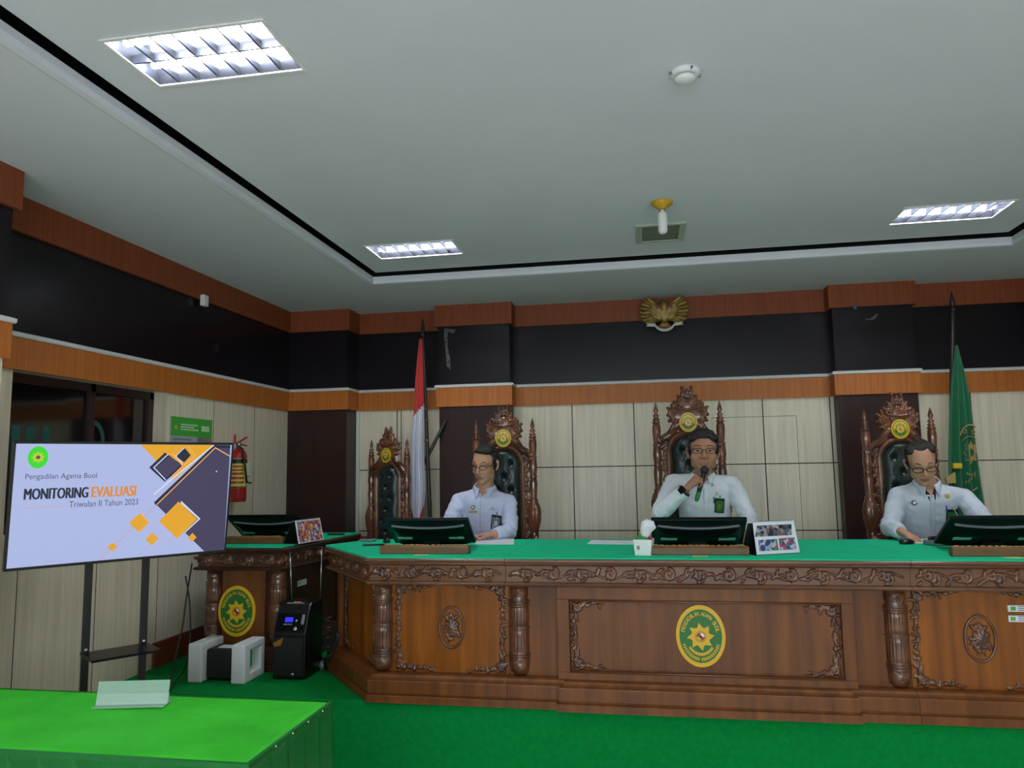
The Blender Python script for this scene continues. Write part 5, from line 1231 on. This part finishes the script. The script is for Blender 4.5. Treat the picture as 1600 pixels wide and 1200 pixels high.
def hand(mb, W, d, n, s, curls, thumb, sc=1.0, spread=.12, tcurl=(25,30)):
    # W wrist, d fingers' direction, n the way the palm faces, s toward the thumb
    d=Vector(d).normalized(); n=Vector(n); n=(n-d*n.dot(d)).normalized(); q=d.cross(n); s=q if q.dot(Vector(s))>0 else -q; W=Vector(W)
    k=[]
    for i,(off,L,l,r) in enumerate(((.030,.088,.072,.0092),(.010,.092,.080,.0094),(-.010,.088,.074,.0090),(-.028,.080,.058,.0080))):
        K=W+(d*L+s*off)*sc; mb.capsule(W+(s*off*.55-n*.002)*sc, K, .0135*sc, .0115*sc)
        dd=(d+s*spread*(off/.03)).normalized(); p=K; ang=0
        for j,(f,c) in enumerate(zip((.45,.31,.24),curls[i] if isinstance(curls[0],(list,tuple)) else curls)):
            ang+=R_(c); v=dd*math.cos(ang)+n*math.sin(ang); e=p+v*l*f*sc; mb.capsule(p,e,r*sc*(1-.08*j),r*sc*(1-.08*(j+1))); p=e
    mb.capsule(W+(d*.02)*sc, W+(d*.07)*sc, .020*sc,.018*sc)
    p=W+(d*.022+s*.022)*sc; v=(d*thumb[0]+s*thumb[1]+n*thumb[2]).normalized(); ax=v.cross(n) if abs(v.dot(n))<.95 else v.cross(d)
    e=p+v*.042*sc; mb.capsule(p,e,.015*sc,.0115*sc); p=e
    tgt=Vector(n)*.5+Vector(d)*.9
    v=(v+tgt*(tcurl[0]/60)).normalized(); e=p+v*.032*sc; mb.capsule(p,e,.0115*sc,.010*sc); p=e
    v=(v+tgt*(tcurl[1]/60)).normalized(); e=p+v*.026*sc; mb.capsule(p,e,.010*sc,.0085*sc)
def person(label, shirt_m, skin_m, HC, hrot, hs, neck, chest, pelvis, sh, arms, hair, eyes, glasses, jaw=1, sw=1, open_collar=False, belly=1, hw=1.06):
    """HC head centre; neck base; chest, pelvis centres; sh = (left, right) shoulder joints of the picture; arms = [(elbow, wrist, hand kw)]"""
    loc = (pelvis.x, pelvis.y, PZ)
    t = thing('person', loc, label, 'person'); Hm = head_matrix(HC, *hrot) @ Matrix.Diagonal((hw,1,1,1))
    up = (neck-pelvis).normalized(); xa = (sh[1]-sh[0]).normalized(); ya = up.cross(xa).normalized(); xa = ya.cross(up)
    # ---- skin: head, neck, slim trunk, arms, hands, legs in one surface
    b = MB(); add_head(b, Hm, hs, jaw)
    b.capsule(Hm@(Vector((0,.022,-.045))*hs), neck-up*.02, .052, .060); b.capsule(Hm@(Vector((0,.0,-.07))*hs), neck-up*.03+ya*-.0, .043, .050)
    loft(b, [(neck-up*.05,xa,ya,.045,.045),(neck-up*.13,xa,ya,.13*sw,.07),(chest,xa,ya,.135*sw,.09),(pelvis+up*.02,xa,ya,.13,.095)])
    sleeve = MB()
    for S,(E,W,kw) in zip(sh, arms):
        sleeve.capsule(neck-up*.055,S+up*.004,.052,.058*sw)
        b.capsule(S,E,.040,.034); b.capsule(E,W,.034,.026)
        if kw: hand(b, W, **kw)
        w_ = (W-E).normalized(); cuff = W-w_*.012
        mid = E+(W-E)*.45
        sleeve.capsule(S,S+(E-S)*.55,.063*sw,.060*sw); sleeve.capsule(S+(E-S)*.5,E,.062*sw,.054*sw); sleeve.capsule(E,mid,.054*sw,.049*sw); 
        # forearm tube ends flat at the cuff
        zz=w_; xx=zz.orthogonal().normalized(); yy=zz.cross(xx); loft(sleeve,[(mid-w_*.03,xx,yy,.049*sw,.049*sw),(E+(W-E)*.75,xx,yy,.044,.044),(cuff,xx,yy,.038,.038)],20)
    kn=[]
    for s in (-1,1):
        hip = pelvis+Vector((s*.09,0,-.04)); knee = hip+Vector((s*.05,-.42,.0)); ank = Vector((knee.x, knee.y-.02, PZ+.09)); kn.append((hip,knee,ank))
        b.capsule(hip,knee,.062,.048); b.capsule(knee,ank,.045,.032); b.capsule(ank+Vector((0,.03,-.045)),ank+Vector((0,-.15,-.055)),.035,.03)
    me = remesh(b, .0056, 2)
    body = wrap(me, 'body', [M[skin_m], M['lip']], t, loc)
    Hi = (Matrix.Translation(-Vector(loc))@Hm@Matrix.Scale(hs,4)).inverted()
    for p in me.polygons:
        q = Hi @ p.center
        if abs(q.x) < .024 and -.074 < q.z < -.050 and q.y < -.074 and (abs(q.z+.061)<.012*(1-(q.x/.026)**2)): p.material_index = 1
    bv = BVHTree.FromPolygons([v.co+Vector(loc) for v in me.vertices],[tuple(p.vertices) for p in me.polygons])
    # ---- hair
    h = MB(); hair(h, Hm, hs); hm = remesh(h, .0045, 4); 
    for v_ in hm.vertices: v_.co += v_.normal*.0022*noise.noise(v_.co*110)
    wrap(hm, 'hair', [M['hair']], t, loc)
    # ---- eyes, brows, spectacles: placed on the face surface
    TL_ = Matrix.Translation(-Vector(loc))
    def face(x, z):                            # point on the skin along local -Y
        o = Hm@(Vector((x,-.2,z))*hs); dr = (Hm.to_3x3()@Vector((0,1,0))); hit = bv.ray_cast(o, dr)[0]; return (Hm.inverted()@hit)/hs if hit else Vector((x,-.085,z))
    for s in (-1,1):
        mb = MB(); P = [Hm@((face(s*(.016+.034*k/6), .034+.007*math.sin(PI*k/6))+Vector((0,-.0005,0)))*hs) for k in range(7)]; mb.tube([TL_@p for p in P],[.0018,.003,.0036,.0036,.0032,.0026,.0014],8); mb.build('eyebrow', M['hair'], t)
        f = face(s*.031,.010)
        if eyes == 'open':
            mb = MB(); mb.ell((f.x,f.y+.0045,f.z),(.0135,.0075,.0062),T=TL_@Hm@Matrix.Scale(hs,4)); mb.ell((f.x,f.y-.0005,f.z),(.0072,.0046,.0062),1,T=TL_@Hm@Matrix.Scale(hs,4)); ey = mb.build('eye', [M['eyewhite'],M['hair']], t)
            mb = MB(); mb.tube([TL_@Hm@(Vector((f.x-.015+.005*k,f.y-.0015+.0015*abs(k-3)*.8,f.z+.0065*math.sin(PI*k/6)))*hs) for k in range(7)],.0014,6); mb.build('eyelid', M['hair'], ey)
        else:
            mb = MB(); mb.tube([TL_@Hm@(Vector((f.x-.014+.0047*k,f.y-.001+.001*abs(k-3),f.z-.003-.003*math.sin(PI*k/6)))*hs) for k in range(7)],.0016,6); mb.build('eyelid', M['hair'], t)
    if glasses:
        gw, gh, gy, gz, rr = glasses; g = MB(); ln = MB()
        yb = min(face(.031,.01).y, face(.045,.01).y, face(.0,.012).y+.006)-.010
        for s in (-1,1):
            P = [Vector((s*.034+gw*abs(math.cos(a))**.75*(1 if math.cos(a)>0 else -1), yb+.012*abs(math.cos(a)>0 if s>0 else math.cos(a)<0)*abs(math.cos(a)), .008+gh*abs(math.sin(a))**.8*(1 if math.sin(a)>0 else -1))) for a in [2*PI*i/28 for i in range(28)]]
            g.tube([TL_@Hm@(p*hs) for p in P], rr, 6, 0, True); ln.add([TL_@Hm@(p*hs) for p in P],[tuple(range(28))],0)
            g.tube([TL_@Hm@(p*hs) for p in (Vector((s*(.034+gw),yb+.012,.014)),Vector((s*.075,-.055,.016)),Vector((s*.080,.0,.014)),Vector((s*.080,.02,.004)))], rr, 6)
        g.tube([TL_@Hm@(p*hs) for p in (Vector((-.034+gw,yb,.012)),Vector((0,yb-.003,.015)),Vector((.034-gw,yb,.012)))], rr, 6)
        go = g.build('spectacles', M['blackmat'], t); ln.build('lens', M['lens'], go)
    # ---- shirt
    loft(sleeve, [(neck-up*.012,xa,ya+up*.55,.064,.058),(neck-up*.040,xa,ya+up*.25,.088,.072),(neck-up*.06,xa,ya,.14*sw,.088),(neck-up*.10,xa,ya,.168*sw,.102),(chest+up*.02,xa,ya,.170*sw,.120*belly),(chest*.5+pelvis*.5,xa,ya-up*.0,.168*sw*belly**.5,.132*belly),(pelvis+up*.02,xa,ya,.172*sw,.140*belly),(pelvis-up*.05,xa,ya,.160*sw,.130)])
    sm = remesh(sleeve, .0075, 4)
    for v_ in sm.vertices:
        c = v_.co; k = 0
        k += .0050*noise.noise(Vector((c.x*9,c.y*9,c.z*22)))+.0035*noise.noise(Vector((c.x*26,c.y*20,c.z*26)))
        for S,(E,W,kw) in zip(sh,arms):
            dd = (c-E).length; k += .0065*math.exp(-(dd/.11)**2)*math.sin(90*((c-E).dot((W-S).normalized()))+6*noise.noise(c*14))
            da = (c-(S+up*-.05)).length; k += .005*math.exp(-(da/.10)**2)*math.sin(70*((c-S).dot((up+xa*.6).normalized()))+5*noise.noise(c*11))
        v_.co = c+v_.normal*k
    shirt = wrap(sm, 'shirt', [M[shirt_m]], t, loc)
    sv = BVHTree.FromPolygons([v.co+Vector(loc) for v in sm.vertices],[tuple(p.vertices) for p in sm.polygons])
    def hit(x, z, off=.003):                   # x across, z along the trunk from the neck base downward
        o = neck+xa*x-up*z-ya*.5; h_ = sv.ray_cast(o, ya)[0]; h_ = h_ if h_ else neck+xa*x-up*z-ya*.12; return h_-ya*off-Vector(loc)
    # collar wings, placket, buttons
    for s in (-1,1):
        mb = MB(); R1 = .070
        ring = []; n=12
        for k in range(n+1):
            a = PI/2+s*(PI-.35)*k/n*-1 if False else None
            th = PI*k/n*(1-.10)                 # from the nape to the front
            x = s*math.sin(th)*.068; y = math.cos(th)*.060
            ring.append((x,y,th))
        vs=[]
        for x,y,th in ring:
            f = th/PI; base_ = neck+xa*x+ya*(y-.0)+up*(.022-.030*f); o_ = neck+xa*x*1.25+ya*(y*1.22)-up*(.012+.016*f)
            if f > .55:
                g_=(f-.55)/.35; hh_=hit(s*(.024+.030*(1-abs(g_-.6))), .036+.040*g_,.006)+Vector(loc); o_ = o_.lerp(hh_, min(1,g_*1.2)) 
            vs += [base_-Vector(loc), o_-Vector(loc)]
        fs=[(2*k,2*k+1,2*k+3,2*k+2) for k in range(len(ring)-1)]
        c_ = MB().add(vs,fs,0,True).build('collar', M[shirt_m], shirt); sd = c_.modifiers.new('s','SOLIDIFY'); sd.thickness = .004; sd.offset = 0
    def vpatch(name, m, w0, z0, z1, off, par):
        vs=[];n=10
        for k in range(n+1):
            z=z0+(z1-z0)*k/n; hw_=w0*(1-k/n)+.0008
            vs+=[hit(-hw_,z,off),hit(0,z,off+.001),hit(hw_,z,off)]
        return MB().add(vs,[f for k in range(n) for f in ((3*k,3*k+3,3*k+4,3*k+1),(3*k+1,3*k+4,3*k+5,3*k+2))],0,True).build(name, M[m], par)
    if open_collar: vpatch('undershirt','navy',.046,.015,.125,.0035,shirt); vpatch('neck_opening',skin_m,.036,.010,.070,.006,t)
    else: vpatch('neck_opening',skin_m,.030,.012,.058,.005,t)
    mb = MB(); vs=[]; n=24
    for k in range(n+1): z=.06+.34*k/n; vs += [hit(-.013,z,.002),hit(.013,z,.003)]
    mb.add(vs,[(2*k,2*k+1,2*k+3,2*k+2) for k in range(n)],0,True); pl=mb.build('placket', M[shirt_m], shirt); sd=pl.modifiers.new('s','SOLIDIFY'); sd.thickness=.0025
    mb = MB()
    for k in range(4): c=hit(0,.10+.075*k,.006); mb.ell(c,(.005,.002,.005),n=10,k=6)
    mb.build('button', M['eyewhite'], shirt)
    mb=MB(); P=[]
    for (x,z) in ((.045,.13),(.075,.13),(.110,.13),(.112,.18),(.110,.225),(.078,.235),(.046,.225),(.045,.18),(.045,.13)): P.append(hit(x,z,.001))
    mb.tube(P,.0014,6); mb.build('pocket_seam', M[shirt_m], shirt)
    # trousers
    tm = MB()
    for hip,knee,ank in kn: tm.capsule(hip,knee,.085,.066); tm.capsule(knee,ank,.062,.050)
    loft(tm,[(pelvis-up*.10,xa,ya,.155,.125),(pelvis,xa,ya,.165,.135),(pelvis+up*.04,xa,ya,.150,.118)])
    wrap(remesh(tm,.012,3),'trousers',[M['trouser']],t,loc)
    for hip,knee,ank in kn: MB().ell((ank.x-loc[0],ank.y-.05-loc[1],.035),(.048,.135,.035)).build('shoe', M['black'], t)
    return t, hit, loc, (xa, ya, up)
def badge(t, hit, x, z, w_, h_, face_m, name='id_badge', ax=None, inner=None, tilt=0):
    c = hit(x,z,.017); xa, ya, up = ax; xr = (xa*math.cos(tilt)+up*math.sin(tilt)); ur = (up*math.cos(tilt)-xa*math.sin(tilt)); F = frame(c, xr, ur)
    mb = MB(); mb.box(-w_/2,w_/2,-h_/2,h_/2,-.003,.003,0,F); b = mb.build(name, M['black'], t, bevel=.003)
    MB().box(-w_/2+.006,w_/2-.006,-h_/2+.008,h_/2-.016,.003,.0038,0,F).build('badge_card', M[face_m], b)
    if inner: MB().box(-w_/6,w_/6,-h_/4,h_/12,.0038,.0045,0,F).build('badge_photo', M[inner], b)
    MB().box(-.004,.004,h_/2-.006,h_/2+.022,.0,.004,0,F).build('clip', M['silver'], b)
    return b
def pin(t, hit, x, z, r, m, m2=None, name='lapel_pin'):
    c = hit(x,z,.004); F = frame(c,(1,0,0),(0,0,1)); mb = MB(); mb.lathe([(r,0),(r,.002),(r*.7,.003)],F,16,0); 
    if m2: mb.lathe([(r*.62,.003),(r*.6,.0036)],F,14,1)
    return mb.build(name, [M[m],M[m2 or m]], t)
def hair_full(h, Hm, sc):
    T = Hm@Matrix.Scale(sc,4); h.ell((0,.026,.060),(.080,.088,.078),T=T,n=28,k=18); h.ell((0,.040,.020),(.078,.078,.070),T=T,n=28,k=18); h.ell((0,-.030,.098),(.058,.036,.028),T=T); h.ell((0,.0,.118),(.060,.060,.026),T=T)
    for s in (-1,1): h.ell((s*.072,-.012,.030),(.010,.024,.034),T=T); h.ell((s*.050,-.022,.088),(.030,.040,.026),T=T)
def hair_side(h, Hm, sc):
    T = Hm@Matrix.Scale(sc,4); h.ell((0,.028,.056),(.079,.085,.076),T=T,n=28,k=18); h.ell((0,.040,.020),(.077,.076,.066),T=T,n=28,k=18); h.ell((.010,-.012,.100),(.062,.048,.028),T=T)
    for s in (-1,1): h.ell((s*.071,-.004,.030),(.009,.024,.034),T=T)
def hair_receding(h, Hm, sc):
    T = Hm@Matrix.Scale(sc,4); h.ell((0,.044,.050),(.080,.073,.074),T=T,n=28,k=18); h.ell((0,.048,.018),(.078,.070,.064),T=T,n=28,k=18); h.ell((0,.016,.106),(.040,.056,.020),T=T)
    for s in (-1,1): h.ell((s*.071,.006,.030),(.010,.028,.036),T=T); h.ell((s*.050,.014,.090),(.030,.048,.028),T=T)

# man in pale blue, left
hc = at(758,727,Y=5.10); nk = at(757,759,Y=5.16); TB = BZ
pv = Vector((-1.14,5.27,1.01)); ch = Vector((-1.13,5.22,1.22))
shl = (at(717,783,Y=5.20), at(795,785,Y=5.20))
eL = Vector((shl[0].x-.055,5.08,1.19)); wL = Vector((-1.20,4.88,TB+.05))
eR = Vector((-.925,5.06,1.175)); wR = at(772,836,Y=4.90); wR.z = TB+.036
P1 = person('man in pale blue shirt and glasses looking down to his right, hand on the bench','shirt_b','skin',hc,(-17,14,3),1.06,nk,ch,pv,shl,
 [(eL,wL,dict(d=(.3,-.9,-.1),n=(0,-.1,-1),s=(1,0,0),curls=(12,18,12),thumb=(.6,.8,.1))),
  (eR,wR,dict(d=(-1,-.15,-.06),n=(0,-.15,-1),s=(0,-1,0),curls=[(14,16,10),(18,20,12),(22,24,14),(26,28,16)],thumb=(.6,.7,.2)))],
 hair_side,'down',(.024,.013,0,0,.0021),jaw=.95,sw=.93,belly=.95)
t,hit,loc,ax = P1
badge(t,hit,.100,.225,.068,.104,'grey',ax=ax,inner='eyewhite',tilt=R_(-7)); pin(t,hit,-.062,.128,.013,'navy','white'); pin(t,hit,.080,.128,.010,'goldthread','white')
c = hit(-.062,.158,.006); o = MB().box(c.x-.032,c.x+.032,c.y-.003,c.y+.003,c.z-.008,c.z+.008,0).build('name_tag', M['goldthread'], t, bevel=.002); 

# man with the microphone, middle
hc = at(1099,708,Y=5.12); nk = at(1098,739,Y=5.21)
pv = Vector((.385,5.32,1.02)); ch = Vector((.38,5.27,1.25))
shl = (at(1053,755,Y=5.24), at(1144,758,Y=5.24))
eL = at(1032,800,Y=4.98); wL = at(1073,764,Y=4.93)
eR = Vector((.64,5.10,1.245)); wR = Vector((.60,4.86,TB+.045))
P2 = person('man in white shirt and glasses holding a microphone to his chin','shirt_w','skin_d',hc,(-2,-2,2),1.12,nk,ch,pv,shl,
 [(eL,wL,dict(d=(.72,-.05,.70),n=(.60,.50,-.62),s=(-.5,-.2,.8),curls=[(62,62,40),(68,66,42),(72,68,42),(76,70,42)],thumb=(.75,.55,.35),tcurl=(30,30),sc=1.05)),
  (eR,wR,dict(d=(-.2,-.95,-.1),n=(0,-.1,-1),s=(-1,0,0),curls=(12,18,12),thumb=(.6,.8,.1)))],
 hair_full,'open',(.025,.015,0,0,.0018),jaw=1.08,sw=1.02,belly=1.1,hw=1.13)
t,hit,loc,ax = P2
badge(t,hit,.088,.195,.062,.098,'egreen',ax=ax,inner='bronze',tilt=R_(-6)); pin(t,hit,.078,.118,.010,'goldthread','white')
c = hit(.056,.155,.010); MB().capsule(c+Vector((0,0,-.02)),c+Vector((0,0,.016)),.0035).build('pen', M['black'], t)
for s in (-1,1): MB().tube([hit(s*.035,.028,.014),hit(s*.056,.068,.014)],.0022,6).build('collar_stripe', M['navy'], t)
d = (wL-eL).normalized(); c = wL-d*.02; F = frame(c, d.orthogonal(), d.cross(d.orthogonal())); F.translation = c
wt = MB(); wt.v=[]; L_=Vector(loc); xx=d.orthogonal().normalized(); yy=d.cross(xx)
wt.tube([c+(xx*math.cos(a)+yy*math.sin(a))*.036-L_ for a in [2*PI*i/24 for i in range(24)]],.009,8,0,True); wb = wt.build('wristwatch', M['blackmat'], t)
oc = (Vector((-.45,-.85,.15))); oc=(oc-d*oc.dot(d)).normalized(); F=frame(c+oc*.042-L_, d.cross(oc), d); MB().box(-.020,.020,-.022,.022,-.006,.007,0,F).build('watch_face', M['blackgloss'], wb, bevel=.003)
# microphone in the raised hand
top = at(1101,735,Y=4.985); bot = at(1088,783,Y=4.925); bot = top+(bot-top)*1.0
ax_ = (bot-top).normalized()
t = thing('microphone', bot, 'black and green handheld microphone in the fist of the man in the middle', 'microphone'); z = (top-bot); L=z.length
F = frame((0,0,0), z.cross(Vector((0,1,0))), z.cross(z.cross(Vector((0,1,0))))); F = Matrix(((F.col[0].x,F.col[1].x,z.normalized().x,0),(F.col[0].y,F.col[1].y,z.normalized().y,0),(F.col[0].z,F.col[1].z,z.normalized().z,0),(0,0,0,1)))
MB().lathe([(.001,.03),(.0125,.03),(.014,.06),(.017,L-.03),(.019,L-.02)],F,20).build('handle', M['black'], t)
MB().lathe([(.001,-.002),(.011,0),(.0145,.02),(.015,.045),(.0145,.06)],F,20).build('green_end', mat('mic green', srgb(28,130,72), .4), t)
MB().lathe([(.019,L-.022),(.025,L-.012),(.027,L),(.025,L+.014),(.014,L+.026),(.001,L+.028)],F,20).build('grille', M['blackmat'], t)

# man looking down, right
hc = at(1440,725,Y=5.03); nk = at(1448,751,Y=5.13)
pv = Vector((1.76,5.32,1.01)); ch = Vector((1.755,5.25,1.21))
shl = (at(1404,776,Y=5.18), at(1507,779,Y=5.18))
eL = Vector((1.475,5.05,1.195)); wL = at(1409,835,Y=4.86); wL.z = TB+.055
eR = Vector((2.03,5.02,1.19)); wR = Vector((1.86,4.84,TB+.05))
P3 = person('balding man in white shirt looking down, one hand on the computer mouse','shirt_g','skin',hc,(-10,26,-4),1.04,nk,ch,pv,shl,
 [(eL,wL,dict(d=(.35,-.85,-.25),n=(0,-.3,-1),s=(1,0,0),curls=[(20,24,14),(24,26,16),(26,28,16),(28,30,18)],thumb=(.6,.8,.3))),
  (eR,wR,dict(d=(-.5,-.8,-.1),n=(0,-.1,-1),s=(-1,0,0),curls=(12,18,12),thumb=(.6,.8,.1)))],
 hair_receding,'down',(.026,.014,0,0,.0026),jaw=1.0,sw=1.0,open_collar=True)
t,hit,loc,ax = P3
pin(t,hit,-.100,.105,.016,'navy','white','round_patch'); pin(t,hit,.092,.075,.015,'goldthread','yellow')
badge(t,hit,.112,.205,.066,.10,'egreen',ax=ax,tilt=R_(-4)); c = hit(.080,.145,.010); MB().capsule(c+Vector((0,0,-.02)),c+Vector((0,0,.014)),.004).build('pen', mat('blue pen', srgb(30,60,180), .4), t)

# put every base empty at the foot of its thing
bpy.context.view_layer.update()
for r in [o for o in COL.objects if o.type == 'EMPTY' and o.parent is None and o.location.length < 1e-6]:
    P = [ch.matrix_world@Vector(b) for ch in r.children_recursive if ch.type == 'MESH' for b in ch.bound_box]
    if not P: continue
    c = Vector(((min(p.x for p in P)+max(p.x for p in P))/2,(min(p.y for p in P)+max(p.y for p in P))/2,min(p.z for p in P)))
    r.location = c
    for ch in r.children: ch.location -= c
